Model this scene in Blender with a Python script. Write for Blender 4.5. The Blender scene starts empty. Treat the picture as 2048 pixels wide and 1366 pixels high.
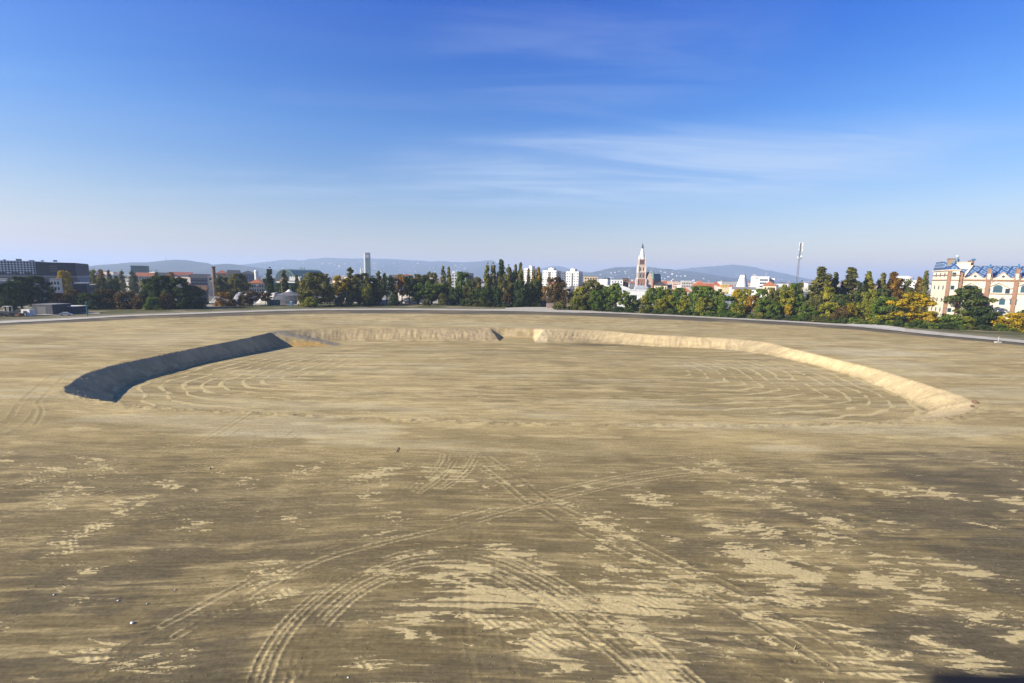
import bpy, math, random
import numpy as np
from mathutils import Vector, Matrix

# ------------------------------------------------------------------ camera, sky, sun, exposure
SC = bpy.context.scene
COL = SC.collection
EYE = 20.0                                   # camera height above the site
FPX, PITCH, ROLL = 936.0, math.atan((683 - 555.6) / 936.0), 0.0167
cam_d = bpy.data.cameras.new('camera'); cam = bpy.data.objects.new('camera', cam_d); COL.objects.link(cam)
cam_d.sensor_width = 36.0; cam_d.lens = 36.0 * FPX / 2048.0
cam_d.clip_start = 0.05; cam_d.clip_end = 60000
_F = Vector((0, math.cos(PITCH), -math.sin(PITCH))); _U = Vector((0, math.sin(PITCH), math.cos(PITCH))); _X = Vector((1, 0, 0))
_R2 = _X * math.cos(ROLL) + _U * math.sin(ROLL); _U2 = _U * math.cos(ROLL) - _X * math.sin(ROLL)
m = Matrix.Identity(4)
for i in range(3):
    m[i][0] = _R2[i]; m[i][1] = _U2[i]; m[i][2] = -_F[i]
m[2][3] = EYE
cam.matrix_world = m
cam_d.dof.use_dof = True; cam_d.dof.focus_distance = 150; cam_d.dof.aperture_fstop = 1.4
SC.camera = cam

SUN_AZ, SUN_EL = math.radians(-112), math.radians(27)      # azimuth from the view direction (+Y), clockwise positive
sun_vec = Vector((math.sin(SUN_AZ) * math.cos(SUN_EL), math.cos(SUN_AZ) * math.cos(SUN_EL), math.sin(SUN_EL)))
sd = bpy.data.lights.new('sun', 'SUN'); so = bpy.data.objects.new('sun', sd); COL.objects.link(so)
sd.energy = 5.0; sd.angle = math.radians(0.5); sd.color = (1.0, 0.92, 0.775)
so.rotation_euler = sun_vec.to_track_quat('Z', 'Y').to_euler()

w = bpy.data.worlds.new('World'); SC.world = w; w.use_nodes = True
nt = w.node_tree; nt.nodes.clear()
def N(t, **k):
    n = nt.nodes.new(t)
    for a, b in k.items(): setattr(n, a, b)
    return n
def L(a, b): nt.links.new(a, b)
def MATH(op, a, b=None, clamp=False):
    n = N('ShaderNodeMath', operation=op); n.use_clamp = clamp
    for i, v in enumerate((a, b)):
        if v is None: continue
        if isinstance(v, (int, float)): n.inputs[i].default_value = v
        else: L(v, n.inputs[i])
    return n.outputs[0]
def MAPR(v, a, b, c=0.0, d=1.0):
    n = N('ShaderNodeMapRange', interpolation_type='SMOOTHSTEP'); L(v, n.inputs[0])
    for i, q in enumerate((a, b, c, d)): n.inputs[i + 1].default_value = q
    return n.outputs[0]
def MIXC(fac, a, b, mode='MIX'):
    n = N('ShaderNodeMix', data_type='RGBA', blend_type=mode)
    for sock, v in ((n.inputs[0], fac), (n.inputs[6], a), (n.inputs[7], b)):
        if isinstance(v, (int, float)): sock.default_value = v
        elif isinstance(v, tuple): sock.default_value = v if len(v) == 4 else (*v, 1)
        else: L(v, sock)
    return n.outputs[2]
sky = N('ShaderNodeTexSky', sky_type='NISHITA'); sky.sun_disc = False
sky.sun_elevation = SUN_EL; sky.sun_rotation = SUN_AZ; sky.altitude = 0; sky.air_density = 1.0; sky.dust_density = 0.6; sky.ozone_density = 3.0
hs = N('ShaderNodeHueSaturation'); hs.inputs['Saturation'].default_value = 1.25; hs.inputs['Value'].default_value = 1.0
L(sky.outputs[0], hs.inputs['Color'])
tc = N('ShaderNodeTexCoord'); sx = N('ShaderNodeSeparateXYZ'); L(tc.outputs['Generated'], sx.inputs[0])
az = MATH('ARCTAN2', sx.outputs[0], sx.outputs[1]); el = MATH('ARCSINE', sx.outputs[2])
# cirrus: stretched, warped noise on a high cloud plane
den = MATH('MAXIMUM', MATH('ADD', sx.outputs[2], 0.06), 0.03)
cv = N('ShaderNodeCombineXYZ'); L(MATH('DIVIDE', sx.outputs[0], den), cv.inputs[0]); L(MATH('DIVIDE', sx.outputs[1], den), cv.inputs[1])
mp = N('ShaderNodeMapping'); mp.inputs['Rotation'].default_value = (0, 0, math.radians(-62)); mp.inputs['Scale'].default_value = (0.42, 1.9, 1); L(cv.outputs[0], mp.inputs[0])
nz = N('ShaderNodeTexNoise'); nz.inputs['Scale'].default_value = 1.2; nz.inputs['Detail'].default_value = 9; nz.inputs['Roughness'].default_value = 0.58; nz.inputs['Distortion'].default_value = 0.9; L(mp.outputs[0], nz.inputs['Vector'])
mp2 = N('ShaderNodeMapping'); mp2.inputs['Scale'].default_value = (0.35, 0.8, 1); mp2.inputs['Location'].default_value = (3.1, 0.4, 0); L(cv.outputs[0], mp2.inputs[0])
nz2 = N('ShaderNodeTexNoise'); nz2.inputs['Scale'].default_value = 0.8; nz2.inputs['Detail'].default_value = 5; L(mp2.outputs[0], nz2.inputs['Vector'])
def blob(a0, ra, e0, re):
    u = MATH('DIVIDE', MATH('SUBTRACT', az, math.radians(a0)), math.radians(ra)); v = MATH('DIVIDE', MATH('SUBTRACT', el, math.radians(e0)), math.radians(re))
    d = MATH('ADD', MATH('MULTIPLY', u, u), MATH('MULTIPLY', v, v))
    return MAPR(d, 1.0, 0.0)
wisp = MAPR(nz.outputs[0], 0.33, 0.72)
soft = MAPR(nz2.outputs[0], 0.30, 0.75)
c1 = MATH('MULTIPLY', MATH('ADD', blob(14, 36, 12.3, 5.4), 0.0), MATH('ADD', MATH('MULTIPLY', wisp, 0.75), 0.25))
c2 = MATH('MULTIPLY', blob(10, 24, 24, 8), MATH('MULTIPLY', wisp, 0.24))
c3 = MATH('MULTIPLY', blob(-14, 24, 9.2, 2.2), MATH('MULTIPLY', wisp, 0.3))
c4 = MATH('MULTIPLY', MAPR(el, 0.75, 0.05), MATH('MULTIPLY', MATH('MULTIPLY', wisp, soft), 0.16))
cl = MATH('MINIMUM', MATH('ADD', MATH('ADD', c1, c2), MATH('ADD', c3, c4)), 0.9)
CLOUD = (6.6, 7.9, 9.8)
rmp = N('ShaderNodeValToRGB'); L(MATH('DIVIDE', el, math.radians(60), True), rmp.inputs[0]); E_ = rmp.color_ramp.elements   # clear-air gradient, the same all round
E_[0].position = 0.0; E_[0].color = (1.68, 1.08, .74, 1); E_[1].position = 0.95; E_[1].color = (.0, .42, 1.15, 1); q_ = E_.new(0.12); q_.color = (1.82, 1.40, 1.30, 1); q_ = E_.new(0.26); q_.color = (1.12, 1.36, 1.76, 1); q_ = E_.new(0.46); q_.color = (.0, .86, 2.02, 1)
tint = N('ShaderNodeVectorMath', operation='MULTIPLY'); L(hs.outputs[0], tint.inputs[0]); L(rmp.outputs[0], tint.inputs[1])
skycol = MIXC(MATH('MULTIPLY', cl, 0.62), tint.outputs[0], CLOUD)
bg = N('ShaderNodeBackground'); bg.inputs[1].default_value = 0.05; L(skycol, bg.inputs[0])
wo = N('ShaderNodeOutputWorld'); L(bg.outputs[0], wo.inputs[0])

vs = SC.view_settings
SC.display_settings.display_device = 'sRGB'
vs.view_transform = 'Standard'; vs.look = 'None'; vs.gamma = 1.0; vs.exposure = 1.0; vs.use_curve_mapping = False
SC.cycles.max_bounces = 6; SC.cycles.transparent_max_bounces = 8; SC.cycles.volume_bounces = 1
SC.cycles.use_denoising = True

# ------------------------------------------------------------------ helpers
RX, RU, RF = np.array(_R2), np.array(_U2), np.array(_F)
def ray(px, py): return RF + RX * (px - 1024) / FPX + RU * (683 - py) / FPX
def G(px, py, z=0.0):                          # where a sight line meets the level z
    d = ray(px, py); t = (z - EYE) / d[2]; return float(d[0] * t), float(d[1] * t)
def W(px, py, Y):                              # where a sight line meets the vertical plane at distance Y
    d = ray(px, py); t = Y / d[1]; return float(d[0] * t), float(EYE + d[2] * t)

def tag(o, label=None, cat=None, group=None, kind=None):
    if label: o['label'] = label
    if cat: o['category'] = cat
    if group: o['group'] = group
    if kind: o['kind'] = kind
    return o
def empty(name, loc=(0, 0, 0), rz=0.0):
    o = bpy.data.objects.new(name, None); COL.objects.link(o); o.location = loc; o.rotation_euler = (0, 0, rz); o.empty_display_size = 0.5
    return o
def link(name, me, mat=None, parent=None, loc=None, rz=None, scale=None):
    o = bpy.data.objects.new(name, me); COL.objects.link(o)
    if parent is not None: o.parent = parent
    if loc is not None: o.location = loc
    if rz is not None: o.rotation_euler = (0, 0, rz)
    if scale is not None: o.scale = scale
    if mat is not None:
        if len(me.materials) == 0: me.materials.append(mat)
        elif me.materials[0] is not mat:
            o.material_slots[0].link = 'OBJECT'; o.material_slots[0].material = mat
    return o
class MB:
    def __init__(s): s.v = []; s.f = []
    def add(s, vs_, fs):
        b = len(s.v); s.v += [tuple(map(float, q)) for q in vs_]; s.f += [tuple(b + i for i in f) for f in fs]; return s
    def box(s, x0, x1, y0, y1, z0, z1):
        return s.add([(x0, y0, z0), (x1, y0, z0), (x1, y1, z0), (x0, y1, z0), (x0, y0, z1), (x1, y0, z1), (x1, y1, z1), (x0, y1, z1)],
                     [(0, 3, 2, 1), (4, 5, 6, 7), (0, 1, 5, 4), (1, 2, 6, 5), (2, 3, 7, 6), (3, 0, 4, 7)])
    def prism(s, poly, y0, y1):                # polygon in x,z (counter-clockwise seen from -y) extruded along y
        n = len(poly)
        s.add([(x, y0, z) for x, z in poly] + [(x, y1, z) for x, z in poly],
              [tuple(range(n)), tuple(range(2 * n - 1, n - 1, -1))] + [(i, i + n, (i + 1) % n + n, (i + 1) % n) for i in range(n)])
        return s
    def prismx(s, poly, x0, x1):               # polygon in y,z extruded along x
        n = len(poly)
        s.add([(x0, y, z) for y, z in poly] + [(x1, y, z) for y, z in poly],
              [tuple(range(n - 1, -1, -1)), tuple(range(n, 2 * n))] + [(i, (i + 1) % n, (i + 1) % n + n, i + n) for i in range(n)])
        return s
    def hip(s, x0, x1, y0, y1, z0, z1, inset=None):
        d = (y1 - y0) / 2; i = d if inset is None else inset; i = min(i, (x1 - x0) / 2 - 0.01); ym = (y0 + y1) / 2
        return s.add([(x0, y0, z0), (x1, y0, z0), (x1, y1, z0), (x0, y1, z0), (x0 + i, ym, z1), (x1 - i, ym, z1)],
                     [(0, 3, 2, 1), (0, 1, 5, 4), (1, 2, 5), (2, 3, 4, 5), (3, 0, 4)])
    def tube(s, p, r, n=6):                    # tapered tube along points p with radii r
        base = len(s.v); p = [Vector(q) for q in p]
        for i, q in enumerate(p):
            d = (p[min(i + 1, len(p) - 1)] - p[max(i - 1, 0)]).normalized()
            a = d.orthogonal().normalized(); b = d.cross(a)
            for k in range(n):
                t = 2 * math.pi * k / n; s.v.append(tuple(q + (a * math.cos(t) + b * math.sin(t)) * r[i]))
        for i in range(len(p) - 1):
            for k in range(n):
                s.f.append((base + i * n + k, base + i * n + (k + 1) % n, base + (i + 1) * n + (k + 1) % n, base + (i + 1) * n + k))
        s.f.append(tuple(base + k for k in range(n - 1, -1, -1))); s.f.append(tuple(base + (len(p) - 1) * n + k for k in range(n)))
        return s
    def lathe(s, prof, n=24, cx=0, cy=0, sx=1, sy=1, ph=0):
        base = len(s.v)
        for r, z in prof:
            for k in range(n):
                t = 2 * math.pi * k / n + ph; s.v.append((cx + r * sx * math.cos(t), cy + r * sy * math.sin(t), z))
        for i in range(len(prof) - 1):
            for k in range(n):
                s.f.append((base + i * n + k, base + i * n + (k + 1) % n, base + (i + 1) * n + (k + 1) % n, base + (i + 1) * n + k))
        s.f.append(tuple(base + k for k in range(n - 1, -1, -1))); s.f.append(tuple(base + (len(prof) - 1) * n + k for k in range(n)))
        return s
    def mesh(s, name='m'):
        me = bpy.data.meshes.new(name); me.from_pydata(s.v, [], s.f); me.update(); return me
    def build(s, name, mat, parent=None, loc=None, rz=None): return link(name, s.mesh(name), mat, parent, loc, rz)

def new_mat(name, rough=0.8):
    mt = bpy.data.materials.new(name); mt.use_nodes = True
    b = mt.node_tree.nodes['Principled BSDF']; b.inputs['Roughness'].default_value = rough
    return mt, mt.node_tree, b
_M = {}
def M(key, col, rough=0.8, var=0.18, scale=0.35, metal=0.0, spec=0.3):
    """weathered plain surface: base colour broken up by two scales of noise"""
    if key in _M: return _M[key]
    mt, t, b = new_mat(key, rough)
    b.inputs['Metallic'].default_value = metal; b.inputs['Specular IOR Level'].default_value = spec
    c = t.nodes.new('ShaderNodeTexCoord'); n = t.nodes.new('ShaderNodeTexNoise'); n.inputs['Scale'].default_value = scale; n.inputs['Detail'].default_value = 6; n.inputs['Roughness'].default_value = 0.65
    t.links.new(c.outputs['Object'], n.inputs['Vector'])
    r = t.nodes.new('ShaderNodeMapRange'); r.inputs[1].default_value = 0.3; r.inputs[2].default_value = 0.7; r.inputs[3].default_value = 1 - var; r.inputs[4].default_value = 1 + var
    t.links.new(n.outputs[0], r.inputs[0])
    x = t.nodes.new('ShaderNodeVectorMath'); x.operation = 'SCALE'; x.inputs[0].default_value = col; t.links.new(r.outputs[0], x.inputs['Scale'])
    t.links.new(x.outputs[0], b.inputs['Base Color'])
    _M[key] = mt; return mt
def ML(key):                                   # palette of building materials
    p = {'white': (.64, .63, .60), 'offwhite': (.62, .59, .52), 'cream': (.66, .56, .38), 'beige': (.50, .41, .28), 'ochre': (.52, .36, .15), 'grey': (.32, .32, .32), 'dark': (.05, .055, .065),
         'dgrey': (.12, .12, .125), 'redroof': (.30, .095, .05), 'orangeroof': (.36, .13, .06), 'darkroof': (.055, .055, .06), 'greyroof': (.20, .19, .19), 'brown': (.16, .09, .055), 'brick': (.30, .15, .10),
         'palebrick': (.54, .39, .29), 'bluegrey': (.20, .23, .28), 'green': (.06, .12, .10), 'copper': (.14, .22, .18), 'pink': (.55, .40, .31), 'violet': (.20, .17, .20), 'yellow': (.62, .47, .15), 'concrete': (.40, .38, .35),
         'rubble': (.46, .43, .38), 'white2': (.68, .68, .67), 'steel': (.35, .37, .40), 'teal': (.05, .16, .18), 'rust': (.20, .09, .05), 'wood': (.30, .22, .14), 'black': (.006, .006, .008)}
    return M(key, p[key], rough=0.75)
def glass_mat(key, col, rough=0.15):
    if key in _M: return _M[key]
    mt, t, b = new_mat(key, rough); b.inputs['Base Color'].default_value = (*col, 1); b.inputs['Specular IOR Level'].default_value = 0.6
    _M[key] = mt; return mt
GLASS = glass_mat('window_glass', (.03, .04, .05)); GLASSB = glass_mat('blue_glass', (.05, .10, .13)); GLASSG = glass_mat('green_glass', (.035, .07, .06), 0.25)

def leaf_mat(key, c1, c2, c3):
    mt = bpy.data.materials.new(key); mt.use_nodes = True; t = mt.node_tree; t.nodes.clear()
    at = t.nodes.new('ShaderNodeAttribute'); at.attribute_name = 'tone'
    oi = t.nodes.new('ShaderNodeObjectInfo')
    ad = t.nodes.new('ShaderNodeMath'); ad.operation = 'MULTIPLY_ADD'; t.links.new(oi.outputs['Random'], ad.inputs[0]); ad.inputs[1].default_value = 0.35
    t.links.new(at.outputs['Fac'], ad.inputs[2])
    sb = t.nodes.new('ShaderNodeMath'); sb.operation = 'SUBTRACT'; t.links.new(ad.outputs[0], sb.inputs[0]); sb.inputs[1].default_value = 0.17
    r = t.nodes.new('ShaderNodeValToRGB'); e = r.color_ramp.elements
    e[0].position = 0.1; e[0].color = (*c1, 1); e[1].position = 0.95; e[1].color = (*c3, 1); q = e.new(0.55); q.color = (*c2, 1)
    t.links.new(sb.outputs[0], r.inputs[0])
    d = t.nodes.new('ShaderNodeBsdfDiffuse'); tr = t.nodes.new('ShaderNodeBsdfTranslucent'); mx = t.nodes.new('ShaderNodeMixShader'); mx.inputs[0].default_value = 0.22
    t.links.new(r.outputs[0], d.inputs[0]); t.links.new(r.outputs[0], tr.inputs[0]); t.links.new(d.outputs[0], mx.inputs[1]); t.links.new(tr.outputs[0], mx.inputs[2])
    o = t.nodes.new('ShaderNodeOutputMaterial'); t.links.new(mx.outputs[0], o.inputs[0]); return mt
LEAF = {'dg': leaf_mat('leaf_dark_green', (0.037, 0.060, 0.020), (0.060, 0.086, 0.026), (0.117, 0.133, 0.037)),
        'gr': leaf_mat('leaf_green', (0.055, 0.094, 0.019), (0.102, 0.157, 0.028), (0.204, 0.235, 0.044)),
        'ol': leaf_mat('leaf_olive', (0.074, 0.083, 0.026), (0.140, 0.140, 0.040), (0.248, 0.215, 0.058)),
        'pg': leaf_mat('leaf_pale_olive', (0.108, 0.123, 0.046), (0.185, 0.185, 0.069), (0.293, 0.262, 0.092)),
        'yg': leaf_mat('leaf_yellow_green', (0.103, 0.125, 0.018), (0.221, 0.221, 0.029), (0.382, 0.323, 0.044)),
        'ye': leaf_mat('leaf_yellow', (0.149, 0.127, 0.014), (0.368, 0.265, 0.021), (0.529, 0.356, 0.023)),
        'or': leaf_mat('leaf_orange', (0.125, 0.075, 0.018), (0.275, 0.150, 0.025), (0.425, 0.250, 0.037)),
        'br': leaf_mat('leaf_brown_red', (0.062, 0.045, 0.022), (0.112, 0.076, 0.030), (0.186, 0.121, 0.041))}
BARK = M('bark', (.07, .055, .042), 0.9, 0.3, 2.0)

# ------------------------------------------------------------------ noise in numpy
def _h(ix, iy, s):
    n = (ix.astype(np.int64) * 374761393 + iy.astype(np.int64) * 668265263 + s * 1442695041) & 0x7fffffff
    n = (n ^ (n >> 13)) * 1274126177 & 0x7fffffff
    return ((n ^ (n >> 16)) & 0xffff) / 65535.0
def vn(x, y, s=0):
    x = np.asarray(x, float); y = np.asarray(y, float); ix = np.floor(x); iy = np.floor(y); fx = x - ix; fy = y - iy
    fx = fx * fx * fx * (fx * (fx * 6 - 15) + 10); fy = fy * fy * fy * (fy * (fy * 6 - 15) + 10)
    a = _h(ix, iy, s); b = _h(ix + 1, iy, s); c = _h(ix, iy + 1, s); d = _h(ix + 1, iy + 1, s)
    return (a * (1 - fx) + b * fx) * (1 - fy) + (c * (1 - fx) + d * fx) * fy
def fbm(x, y, s=0, o=4, g=0.5):
    t = 0; a = 1.0; n = 0
    for k in range(o):
        t = t + a * vn(x * 2 ** k + 17.3 * k, y * 2 ** k - 9.1 * k, s + k); n += a; a *= g
    return t / n
def sst(x, a, b):
    t = np.clip((x - a) / (b - a), 0, 1); return t * t * (3 - 2 * t)
def catmull(P, n=8, closed=False):
    P = np.array(P, float); m = len(P); out = []
    rng = range(m if closed else m - 1)
    for i in rng:
        g = (lambda k: P[k % m]) if closed else (lambda k: P[min(max(k, 0), m - 1)])
        p0, p1, p2, p3 = g(i - 1), g(i), g(i + 1), g(i + 2)
        for k in range(n):
            t = k / n
            out.append(0.5 * ((2 * p1) + (-p0 + p2) * t + (2 * p0 - 5 * p1 + 4 * p2 - p3) * t * t + (-p0 + 3 * p1 - 3 * p2 + p3) * t ** 3))
    if not closed: out.append(P[-1])
    return np.array(out)
def seg_dist(x, y, P, closed=False):
    """distance to a polyline, arclength of the nearest point"""
    Q = np.vstack([P, P[:1]]) if closed else P
    best = np.full(x.shape, 1e9); arc = np.zeros(x.shape); sd_ = np.zeros(x.shape); s0 = 0.0
    for i in range(len(Q) - 1):
        ax, ay = Q[i]; dx, dy = Q[i + 1] - Q[i]; l2 = dx * dx + dy * dy
        if l2 < 1e-12: continue
        t = np.clip(((x - ax) * dx + (y - ay) * dy) / l2, 0, 1); ex = x - ax - t * dx; ey = y - ay - t * dy
        d = ex * ex + ey * ey; k = d < best; ln = math.sqrt(l2)
        best = np.where(k, d, best); arc = np.where(k, s0 + t * ln, arc); sd_ = np.where(k, np.sign(dx * ey - dy * ex), sd_); s0 += ln
    return np.sqrt(best), arc, sd_
def inside(x, y, P):
    c = np.zeros(x.shape, bool); n = len(P)
    for i in range(n):
        x1, y1 = P[i]; x2, y2 = P[(i + 1) % n]
        if y1 == y2: continue
        k = ((y1 > y) != (y2 > y)) & (x < (x2 - x1) * (y - y1) / (y2 - y1) + x1); c ^= k
    return c

# ------------------------------------------------------------------ the excavated site (one sheet with the pit)
RIM_PX = [(128, 780), (140, 765), (175, 745), (240, 727), (330, 708), (440, 687), (525, 669), (555, 661), (620, 658), (700, 657), (850, 656), (975, 655), (1090, 656), (1200, 661), (1300, 669), (1450, 677), (1520, 683), (1580, 696),
          (1650, 713), (1750, 738), (1850, 768), (1920, 792), (1945, 805), (1940, 822), (1860, 838), (1640, 846), (1400, 848), (1050, 843), (700, 832), (450, 820), (300, 812), (215, 802), (150, 790)]
RIM = catmull([G(*p) for p in RIM_PX], 5, True)
def depth(x, y): return 2.5 + 1.0 * sst(-np.asarray(x, float), -20, 70) + 1.1 * sst(np.asarray(y, float), 118, 165) * sst(-np.asarray(x, float), -88, -50)
def toe_pt(px, py):
    x, y = G(px, py, -3)
    for _ in range(6): x, y = G(px, py, -float(depth(x, y)))
    return x, y
TOE = [(-76, 88), (-80, 96), (-81, 106), (-80.5, 118), (-79, 135), (-78.5, 148), (-76, 158)]
TOE += [toe_pt(*p) for p in [(640, 685.5), (720, 684), (850, 683), (980, 683), (1090, 684), (1200, 687), (1300, 693), (1380, 696), (1450, 700), (1530, 710), (1600, 724), (1700, 752), (1800, 795), (1850, 824)]]
TOE += [(64, 76), (50, 71.5), (26, 68.5), (0, 68), (-25, 69.2), (-45, 71.5), (-58, 74), (-68, 79)]
TOE = catmull(TOE, 4, True)
U = np.linspace(-1.4, 1.4, 1040)
rows = [14.0]
while rows[-1] < 340:
    y = rows[-1]; d = y * y / 9360 * 1.05
    if 56 < y < 196: d = min(d, 0.48)
    rows.append(y + min(d, 2.5))
YR = np.array(rows)
gx = (YR[:, None] * U[None, :]); gy = np.repeat(YR[:, None], len(U), 1)
sh = gx.shape; x = gx.ravel(); y = gy.ravel(); z = np.zeros_like(x)
rng = np.random.default_rng(4)
near = (y > 55) & (y < 205) & (np.abs(x) < 105)
xi, yi = x[near], y[near]
dr, ar, _ = seg_dist(xi, yi, RIM, True); ir = inside(xi, yi, RIM)
dt, at_, _ = seg_dist(xi, yi, TOE, True); it = inside(xi, yi, TOE)
Dp = depth(xi, yi)
rr = dr + (fbm(ar / 3.0, dr * 0.3, 31, 3) - 0.5) * 0.7 + (fbm(ar / 14.0, dr * 0.1, 33, 3) - 0.5) * 1.3 * sst(dr, .3, 2.0)           # ragged rim
tw = np.clip(rr / np.maximum(rr + dt, 1e-3), 0, 1)
tw = np.clip((tw - 0.02) / 0.93, 0, 1)
streak = fbm(ar / 0.65, dr / 6.0, 41, 4, .65) - 0.5                    # bucket marks running down the wall
zi = np.where(ir, np.where(it, -Dp, -Dp * tw), 0.0)
wall = (ir & ~it).astype(float) * np.clip(4 * tw * (1 - tw), 0, 1)
zi = zi + wall * (streak * 0.48 + (fbm(ar / 0.40, dr / 3.0, 43, 2) - 0.5) * 0.40)
# recess cut into the far wall
xc = 2.0; wn = np.clip((11.2 - np.abs(xi - xc)) / 4.6, 0, 1); yr = 187.6
zn = -Dp * wn * np.clip((yr - yi) / 1.6, 0, 1)
zi = np.where((yi > 165) & (yi < yr) & (np.abs(xi - xc) < 11.2), np.minimum(zi, zn), zi)
# access ramp in the far left corner
A = np.array([-84.0, 163.0]); B = np.array([-62.0, 164.2]); ab = B - A; la = np.linalg.norm(ab)
t_ = ((xi - A[0]) * ab[0] + (yi - A[1]) * ab[1]) / la; s_ = (-(xi - A[0]) * ab[1] + (yi - A[1]) * ab[0]) / la
zr = -4.4 * np.clip((t_ - 1) / (la - 1), 0, 1.2) - np.clip(np.abs(s_) - 2.6, 0, 99) * 0.85 + (fbm(xi / 1.2, yi / 1.2, 51, 3) - 0.5) * 0.3
ramp = (t_ > -2) & ir & (zr > zi); zi = np.where(ramp, np.maximum(zi, zr), zi)
z[near] = zi
inpit = np.zeros_like(x, bool); inpit[near] = ir & (it | (tw > 0.985))
toed = np.full(x.shape, 99.0); toed[near] = np.where(it, dt, 0)
wallm = np.zeros_like(x); wallm[near] = (ir & ~it & (tw < 0.97)).astype(float)
rimd = np.full(x.shape, 99.0); rimd[near] = np.where(ir, 0, dr)
rampm = np.zeros_like(x); rampm[near] = ramp.astype(float)
arcs = np.zeros_like(x); arcs[near] = ar

C = lambda r, g, b: np.array([r, g, b])
SAND, TAN, TAN2, DARK, DAMP, PALE = C(.51, .405, .215), C(.345, .265, .130), C(.405, .315, .162), C(.168, .130, .068), C(.112, .092, .062), C(.47, .41, .275)
def mix(c, m_, k): return c * (1 - m_[:, None]) + k * m_[:, None]
# grader streak coordinates: the drags run almost parallel to x, bending down to the right near the viewpoint
tilt = 0.075 * sst(-y, -55, -22) * sst(x, -8, 10) - 0.10 * sst(-x, 4, 22) * sst(-y, -58, -35)
ys = y + x * tilt
fine = fbm(x / 4.0, ys / 0.22, 3, 3, 0.65); fine2 = fbm(x / 12.0, ys / 0.75, 5, 4, 0.6); broad = fbm(x / 30.0, y / 18.0, 7, 4); blot = fbm(x / 6.0, ys / 2.6, 9, 5, 0.62)
cross = fbm((x + 0.25 * y) / 1.3, (y - 0.25 * x) / 7.0, 14, 3)
grit = fbm(x / 0.55, y / 0.4, 16, 3, 0.7)
col = np.tile(TAN, (len(x), 1))
col = mix(col, sst(broad + 0.35 * (fine2 - 0.5), 0.38, 0.66), TAN2)
lane = sst(0.6 * fine + 0.4 * fine2, 0.42, 0.66)
col = mix(col, 0.26 * lane, DARK)
# foreground: compacted dark soil
fore = sst(-(y + (fbm(x / 11, y / 5, 12, 4) - 0.5) * 13), -58.0, -45.0)
dk = fore * sst(0.42 * fine2 + 0.30 * fine + 0.28 * blot + 0.10 * (cross - 0.5) + 0.08 * sst(-y, -50, -30), 0.38, 0.58)
col = mix(col, (0.62 + 0.25 * sst(-y, -48, -24)) * dk, DARK)
right = sst(x / np.maximum(y, 1), 0.12, 0.95)
bot = sst(-y, -46, -21)
dm = fore * np.clip(0.45 * bot + 0.70 * right + 0.18 + 0.25 * sst(-x / np.maximum(y, 1), .3, .9), 0, 1) * sst(fbm(x / 9, ys / 2.6, 15, 5, .6) + 0.28 * (fine - 0.5) + .12 * (cross - .5), 0.42, 0.60)
col = mix(col, 0.80 * dm, DAMP)
dm2 = sst(1 - (((x - 55) / 18) ** 2 + ((y - 49) / 8) ** 2) + 1.6 * (fine2 - 0.5) + 1.0 * (blot - 0.5), 0.0, 0.7)
col = mix(col, 0.75 * dm2, DAMP)
# sand drifts left by the grader blade: combed, ragged edges
comb = (vn(x / 9.0, ys / 0.16, 18) - .5) * 2.0 + (vn(x / 5.0, ys / 0.42, 20) - .5) * 2.4 + (vn(x / 2.0, ys / 0.09, 22) - .5) * 0.9
pat = fbm((x + comb) / 2.5, (y + 0.22 * x) / 2.9, 19, 4, 0.6); pat2 = fbm((x + 0.6 * comb) / 0.8, y / 0.8, 25, 4, 0.65); zone = fbm(x / 13, y / 9, 26, 3)
sv = 0.56 * pat + 0.26 * pat2 + 0.18 * zone
uv = x / np.maximum(y, 1)
thr = 0.592 - 0.088 * sst(-np.abs(uv - 0.28), -0.60, 0.0) * bot - 0.075 * bot * right + 0.030 * sst(-uv, 0.15, 0.6)
sand = fore * (0.62 * sst(sv, thr, thr + 0.06) + 0.42 * sst(sv, thr - 0.04, thr + 0.07))
col = mix(col, 0.14 * fore * sst(sv, thr - 0.10, thr + 0.03), SAND * .92)
cut = sst(vn(x / 4.5, ys / 0.20, 24) * .55 + vn(x / 1.9, ys / 0.42, 28) * .45, .50, .70)
sand = sand * (1 - 0.75 * cut)
sand = np.maximum(np.clip(sand, 0, 1), 0.5 * fore * sst(fine, 0.66, 0.80) * sst(blot, 0.44, 0.6))
rip = np.cos(2 * np.pi * (x * 0.62 + y * 0.78 + 0.5 * (fbm(x / 1.5, y / 1.5, 29, 2) - .5)) / 0.36) * sst(fbm(x / 4, y / 3, 35, 3), .42, .58)
fl1 = sst(fbm(x / 9.0, y / 1.7, 36, 4, .6), .60, .70); fl2 = sst(fbm(x / 26.0, y / 4.5, 37, 4, .6), .58, .70); sm1 = sst(fbm(x / 34.0, y / 7.0, 38, 4, .6), .54, .70); sm2 = sst(fbm(x / 12.0, y / 2.2, 39, 4, .6), .60, .72)
pln = 1 - fore
col = mix(col, 0.30 * pln * sst(fbm(x / 7, y / 5.5, 46, 5, .6), .46, .66), DARK); col = mix(col, 0.25 * pln * sm1, DARK); col = mix(col, 0.26 * pln * sm2, DARK); col = mix(col, 0.50 * pln * fl1, SAND); col = mix(col, 0.36 * pln * fl2, PALE)
nr_ = sst(-rimd, -2.6, -.2) * (y < 76) * (rimd > 0)                      # crumbled near rim
crum = fbm(x / 0.9, y / 0.7, 44, 3, .6); col = mix(col, nr_ * .6 * sst(crum, .5, .6), SAND); col = mix(col, nr_ * .5 * sst(-crum, -.44, -.36), DARK); z += nr_ * (crum - .45) * .22
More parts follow.
